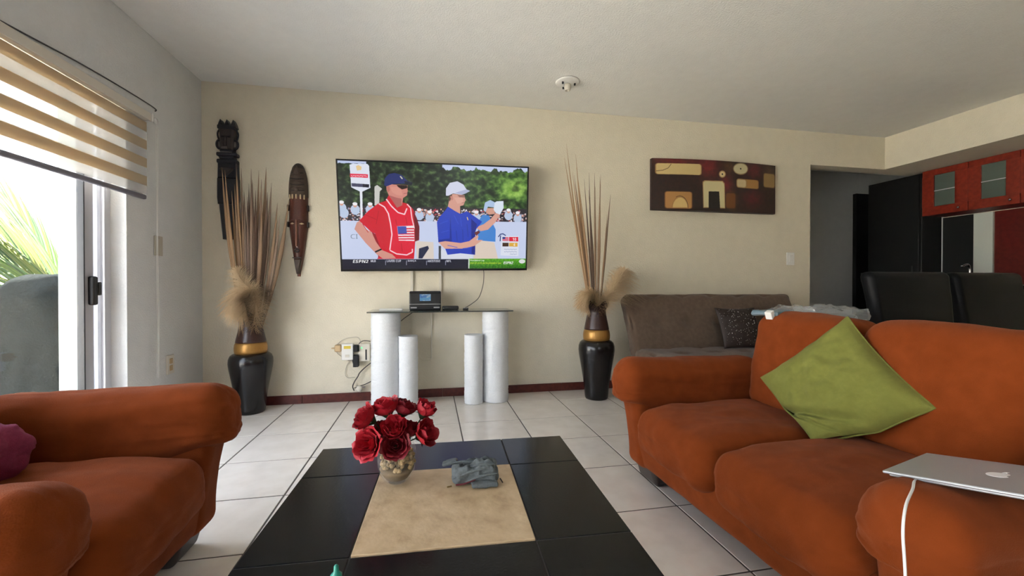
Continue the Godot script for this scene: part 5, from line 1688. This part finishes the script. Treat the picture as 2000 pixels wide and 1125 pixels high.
# ---------------------------------------------------------------- coffee table things
func rose_head(sd: int, open: float) -> ArrayMesh:
	var r := RandomNumberGenerator.new()
	r.seed = sd
	var v := PackedVector3Array()
	var uv := PackedVector2Array()
	var idx := PackedInt32Array()
	var layers := [[2, 0.0045, 0.031, 0.0], [3, 0.008, 0.033, 0.05], [4, 0.012, 0.034, 0.25], [5, 0.017, 0.034, 0.6], [5, 0.0215, 0.031, 1.0]]
	for li in layers.size():
		var l: Array = layers[li]
		var n: int = l[0]
		var a0 := r.randf() * TAU
		for k in n:
			var a := a0 + TAU * k / n + r.randf_range(-0.12, 0.12)
			var half := PI / n * 1.35
			var R: float = l[1] * (0.85 + 0.3 * open)
			var Hh: float = l[2] * r.randf_range(0.92, 1.08)
			var curl: float = l[3] * open * r.randf_range(0.7, 1.2)
			var ph := r.randf() * 6.0
			surf_into(v, uv, idx, 8, 7, func(u: float, w: float) -> Vector3:
				var s := (u - 0.5) * 2.0
				var ang := a + s * half * (0.55 + 0.45 * sin(PI * clampf(w * 0.8 + 0.15, 0, 1)))
				var rr := R * (0.30 + 0.85 * sin(PI * 0.5 * minf(1.0, w * 1.35)))
				var y := Hh * w * (1.0 - 0.16 * s * s)
				if w > 0.6:
					var c := (w - 0.6) / 0.4
					rr += curl * 0.011 * c * c
					y -= curl * 0.007 * c * c
				rr += (0.0014 * sin(s * 4.0 + ph) + 0.0007 * sin(s * 9.0 + ph * 2.0)) * w
				y += 0.0012 * sin(s * 6.0 + ph * 3.0) * w
				return Vector3(cos(ang) * rr, y, -sin(ang) * rr))
	return smooth(v, uv, idx)

func build_table_things() -> void:
	var ty := 0.4235
	var vc := Vector3(-0.079, ty, -1.052)
	var glass := mat(Color(0.95, 0.98, 0.97, 0.06), 0.02)
	glass.transparency = BaseMaterial3D.TRANSPARENCY_ALPHA
	var gv := thing("glass_vase", "round clear glass vase half filled with pebbles and water on the coffee table", "vase", vc)
	var outer := [Vector2(0, 0.0), Vector2(0.020, 0.0), Vector2(0.030, 0.006), Vector2(0.040, 0.022), Vector2(0.0455, 0.042), Vector2(0.0465, 0.060), Vector2(0.044, 0.080), Vector2(0.039, 0.096), Vector2(0.035, 0.107), Vector2(0.034, 0.1085)]
	glass.metallic_specular = 0.35
	part(gv, "glass", lathe(outer, 48), glass)
	var sand := tri_mat([c8(84, 62, 30), c8(116, 90, 48)], 0.06, 10.0, 0.7, 121)
	part(gv, "sand", lathe([Vector2(0, 0.0065), Vector2(0.027, 0.0105), Vector2(0.037, 0.0245), Vector2(0.041, 0.034), Vector2(0.03, 0.037), Vector2(0, 0.038)], 36), sand, Vector3.ZERO, Vector3.ZERO, "brown sand")
	var peb := []
	var pe := rbox(Vector3(0.011, 0.008, 0.010), 0.0038, 3, 1)
	for i in 150:
		var a := rng.randf() * TAU
		var yy := rng.randf_range(0.036, 0.066)
		var r := 0.040 * sqrt(rng.randf())
		peb.append([pe, Transform3D(Basis.from_euler(Vector3(rng.randf() * 6, rng.randf() * 6, rng.randf() * 6)), Vector3(cos(a) * r, yy, sin(a) * r))])
	var pb := part(gv, "pebbles", join(peb), tri_mat([c8(132, 104, 60), c8(176, 148, 98)], 0.05, 12.0, 0.5, 122))
	pb.set_meta("kind", "stuff")
	var petal := mat(c8(150, 14, 30), 0.6)
	petal.backlight_enabled = true
	petal.backlight = Color(0.25, 0.01, 0.02)
	var petal2 := mat(c8(168, 22, 38), 0.6)
	petal2.backlight_enabled = true
	petal2.backlight = Color(0.28, 0.01, 0.03)
	var petal3 := mat(c8(120, 10, 26), 0.6)
	var green := mat(c8(40, 62, 34), 0.6)
	var heads := []
	for i in 4:
		heads.append(rose_head(40 + i, [0.1, 0.4, 0.75, 0.3][i]))
	var sepal := surf(2, 4, func(u: float, v: float) -> Vector3:
		var s := (u - 0.5) * 2.0
		return Vector3(0.006 + 0.016 * v + 0.004 * v * v, 0.002 + 0.020 * v - 0.012 * v * v, s * 0.0055 * (1.0 - v) * 1.3 + 0.0))
	var cup := lathe([Vector2(0, -0.006), Vector2(0.004, -0.005), Vector2(0.008, 0.0), Vector2(0.0135, 0.007), Vector2(0.012, 0.009), Vector2(0, 0.006)], 14)
	var leaf := surf(4, 8, func(u: float, v: float) -> Vector3:
		var s := (u - 0.5) * 2.0
		return Vector3(s * 0.013 * sin(PI * clampf(0.06 + v * 0.94, 0, 1)), absf(s) * 0.004 - 0.012 * v * v, -0.045 * v))
	# where each head shows, how it leans, size, kind
	var list := [
		[-0.145, 0.590, 0.030, Vector3(-0.75, 0.55, 0.25), 1.05, 1, 0, "red rose leaning toward the armchair, above the open low rose"],
		[-0.103, 0.604, 0.012, Vector3(-0.25, 0.95, 0.1), 1.1, 1, 1, "red rose standing tallest at the top of the bunch"],
		[-0.062, 0.598, 0.000, Vector3(0.35, 0.9, -0.05), 1.0, 1, 2, "dark red rose at the top facing away to the white columns"],
		[-0.012, 0.592, 0.000, Vector3(0.42, 0.9, 0.1), 1.0, 0, 1, "single red rosebud on a long stem beside the bunch"],
		[-0.082, 0.562, 0.040, Vector3(-0.05, 0.75, 0.65), 1.05, 3, 1, "red rose in the middle of the bunch above the vase rim"],
		[-0.135, 0.534, 0.045, Vector3(-0.55, 0.35, 0.8), 1.1, 2, 1, "open red rose hanging low over the vase toward the armchair"],
		[-0.048, 0.556, 0.030, Vector3(0.3, 0.85, 0.35), 0.85, 0, 2, "small dark red rosebud between the middle rose and the large leaning one"],
		[-0.014, 0.545, 0.035, Vector3(0.75, 0.5, 0.45), 1.1, 1, 0, "large red rose leaning over the vase rim toward the grey cloth"],
		[-0.078, 0.530, 0.055, Vector3(0.02, 0.45, 0.85), 0.95, 2, 2, "dark red open rose hanging over the front of the vase rim"],
		[-0.114, 0.556, 0.020, Vector3(-0.25, 0.8, 0.4), 0.8, 3, 2, "small dark red rose half hidden behind the open low rose"]]
	for q in list:
		var pos := Vector3(q[0], q[1], vc.z + q[2])
		var dir: Vector3 = (q[3] as Vector3).normalized()
		var o := thing("rose", q[7], "rose", pos, 0.0, "red roses in the glass vase")
		var B := Basis(Quaternion(Vector3.UP, dir))
		var hm: float = q[4]
		var h := part(o, "blossom", heads[q[5]], [petal, petal2, petal3][q[6]])
		h.basis = B.scaled(Vector3.ONE * hm * 1.1)
		h.position = -dir * 0.016
		var cp := part(o, "calyx", cup, green)
		cp.basis = B.scaled(Vector3.ONE * hm * 1.1)
		cp.position = -dir * 0.018
		for k in 5:
			var sp := part(cp, "sepal", sepal, green)
			sp.basis = Basis(Vector3.UP, TAU * k / 5.0)
		var start := -dir * 0.022
		var into := Vector3(vc.x + (pos.x - vc.x) * 0.25, vc.y + 0.095, vc.z + (pos.z - vc.z) * 0.3) - pos
		var foot := Vector3(vc.x - (pos.x - vc.x) * 0.22, vc.y + 0.045, vc.z - (pos.z - vc.z) * 0.2) - pos
		part(o, "stem", tube(curve([start, start.lerp(into, 0.5) - dir * 0.008, into, foot], 5), [0.0018], 6), green)
		var lf := part(o, "leaf", leaf, green, into.lerp(foot, 0.35))
		lf.basis = Basis.looking_at(Vector3(rng.randf_range(-1, 1), 0.4, rng.randf_range(-1, 1)).normalized()).scaled_local(Vector3.ONE * 0.55)
	# crumpled grey cloth bag
	var gm := tri_mat([c8(84, 90, 92), c8(106, 112, 114)], 0.04, 8.0, 0.95, 131, 0.3, 0.5, false)
	var cl := thing("grey_cloth", "crumpled grey knitted cloth on the stone centre of the coffee table", "cloth", Vector3(0.108, ty, -1.022), -0.1)
	var fc := func(p: Vector3, d: Vector3) -> Vector3:
		var q := p
		var ridge := sin((p.x * 1.0 + p.z * 1.6) * 120.0 + nz.get_noise_3dv(p * 22.0) * 3.0) * 0.0035
		var big := nz.get_noise_3dv(p * 22.0 + Vector3(2, 5, 1)) * 0.012
		var up := clampf((p.y + 0.02) / 0.04, 0, 1)
		q += d * (ridge + big) * up
		q.x *= 1.0 - 0.10 * up
		q.y += 0.004 * sin(p.x * 60.0) * up
		q.y = maxf(q.y, -0.0205)
		return q
	part(cl, "heap", rbox(Vector3(0.118, 0.044, 0.066), 0.018, 6, 22, fc), gm, Vector3(0, 0.0207, 0))
	part(cl, "flap", rbox(Vector3(0.062, 0.010, 0.030), 0.0045, 4, 12, func(p: Vector3, d: Vector3) -> Vector3:
		return p + Vector3(0, nz.get_noise_3dv(p * 30.0) * 0.004 + 0.0005, 0)), gm, Vector3(0.022, 0.0075, 0.038), Vector3(0.05, 0.1, 0))
	part(cl, "peak", rbox(Vector3(0.038, 0.009, 0.022), 0.004, 4, 8, func(p: Vector3, d: Vector3) -> Vector3:
		return p + Vector3(0, nz.get_noise_3dv(p * 40.0) * 0.003 + 0.1 * p.x * p.x * -4.0, 0)), gm, Vector3(-0.062, 0.038, -0.018), Vector3(0, 0, 0.25))
	for q in [[-0.015, 0.030, 0.032, 0.35], [0.01, 0.042, 0.02, 0.15], [-0.02, 0.043, 0.0, -0.05], [0.015, 0.022, 0.036, 0.3]]:
		var pts := []
		for i in 9:
			var t := i / 8.0 - 0.5
			pts.append(Vector3(q[0] + t * 0.075, q[1] + t * q[3] * 0.06 + 0.004 * cos(t * 4.0), q[2] + 0.003 - 0.006 * absf(t)))
		part(cl, "fold", tube(pts, [0.0008, 0.0018, 0.0025, 0.003, 0.003, 0.003, 0.0025, 0.0018, 0.0008], 8), gm)
	part(cl, "red_binding", tube(curve([Vector3(-0.045, 0.004, 0.032), Vector3(-0.025, 0.008, 0.036), Vector3(0.0, 0.018, 0.0375)], 6), [0.0022], 6), mat(c8(86, 30, 36), 0.9))
	part(cl, "cord_end", tube([Vector3(-0.055, 0.003, 0.034), Vector3(-0.066, 0.002, 0.036)], [0.0016], 6), mat(c8(120, 96, 50), 0.8))
	part(cl, "cord_end", tube([Vector3(0.060, 0.009, 0.018), Vector3(0.066, 0.002, 0.026)], [0.0016], 6), mat(c8(64, 54, 50), 0.8))
	# teal bottle standing at the near edge of the table
	var tm := mat(c8(18, 128, 110), 0.35)
	var tb := thing("dropper_bottle", "small teal bottle with a pointed cap on the black coffee table", "bottle", Vector3(-0.139, 0.4215, -0.668))
	part(tb, "body", lathe([Vector2(0, 0), Vector2(0.011, 0), Vector2(0.012, 0.003), Vector2(0.012, 0.026), Vector2(0.0085, 0.032), Vector2(0, 0.032)], 24), tm)
	part(tb, "cap", lathe([Vector2(0, 0.032), Vector2(0.0085, 0.032), Vector2(0.0085, 0.042), Vector2(0.004, 0.047), Vector2(0.0035, 0.055), Vector2(0.002, 0.057), Vector2(0, 0.057)], 20), tm)

func build_small_things() -> void:
	# closed laptop across the near sofa arm
	var lap := mat(c8(176, 178, 180), 0.45, 0.6)
	var u := Vector3(0.247, 0.184, 0.952).normalized()
	var vv := Vector3(0.967, 0.013, -0.253)
	vv = (vv - u * vv.dot(u)).normalized()
	var n := vv.cross(u) * -1.0
	if n.y < 0:
		n = -n
	var P1 := Vector3(0.973, 0.494, -0.746)
	var LL := 0.296
	var DD := 0.207
	var o := thing("laptop", "closed silver laptop lying across the arm of the orange sofa", "laptop", P1 + u * LL * 0.5 + vv * DD * 0.5)
	var B := Basis(vv, n, vv.cross(n))
	var body := part(o, "lid", rbox(Vector3(DD, 0.0065, LL), 0.0032, 3, 1), lap, Vector3.ZERO)
	body.basis = B
	body.position = n * -0.004
	var base := part(o, "base", rbox(Vector3(DD - 0.016, 0.006, LL - 0.016), 0.0028, 3, 1), lap, Vector3.ZERO)
	base.basis = B
	base.position = n * -0.0100
	# emblem on the lid: a bitten fruit with a leaf
	var poly := PackedVector2Array()
	for i in 40:
		var a := TAU * i / 40.0
		var r := 0.017 * (1.0 - 0.10 * pow(absf(sin(a)), 6.0) * (1.0 if sin(a) > 0 else 0.6))
		var p := Vector2(cos(a) * r, sin(a) * r * 1.02)
		var d := p - Vector2(0.021, 0.002)
		if d.length() < 0.010:
			p = Vector2(0.021, 0.002) + d.normalized() * 0.010
		poly.append(p)
	var logo := join([[extrude(poly, 0.0008, 0.0001), Transform3D.IDENTITY], [extrude(PackedVector2Array([Vector2(0.0, 0.019), Vector2(0.007, 0.021), Vector2(0.008, 0.028), Vector2(0.002, 0.027)]), 0.0008, 0.0001), Transform3D.IDENTITY]])
	var em := part(body, "emblem", logo, mat(c8(236, 236, 236), 0.3), Vector3(0, 0.0030, 0), Vector3(-PI / 2, PI / 2, 0), "white emblem")
	em.rotation = Vector3(-PI / 2, 0, -PI / 2)
	single("charging_cable", tube(curve([Vector3(1.02, 0.492, -0.70), Vector3(0.985, 0.494, -0.69), Vector3(0.93, 0.499, -0.655), Vector3(0.862, 0.492, -0.618), Vector3(0.828, 0.46, -0.598), Vector3(0.822, 0.40, -0.590), Vector3(0.832, 0.25, -0.590), Vector3(0.85, 0.12, -0.585), Vector3(0.87, 0.004, -0.57), Vector3(0.95, 0.004, -0.50)], 8), [0.0024], 8), M.white, "white charging cable hanging down from the laptop over the sofa arm", "cable")
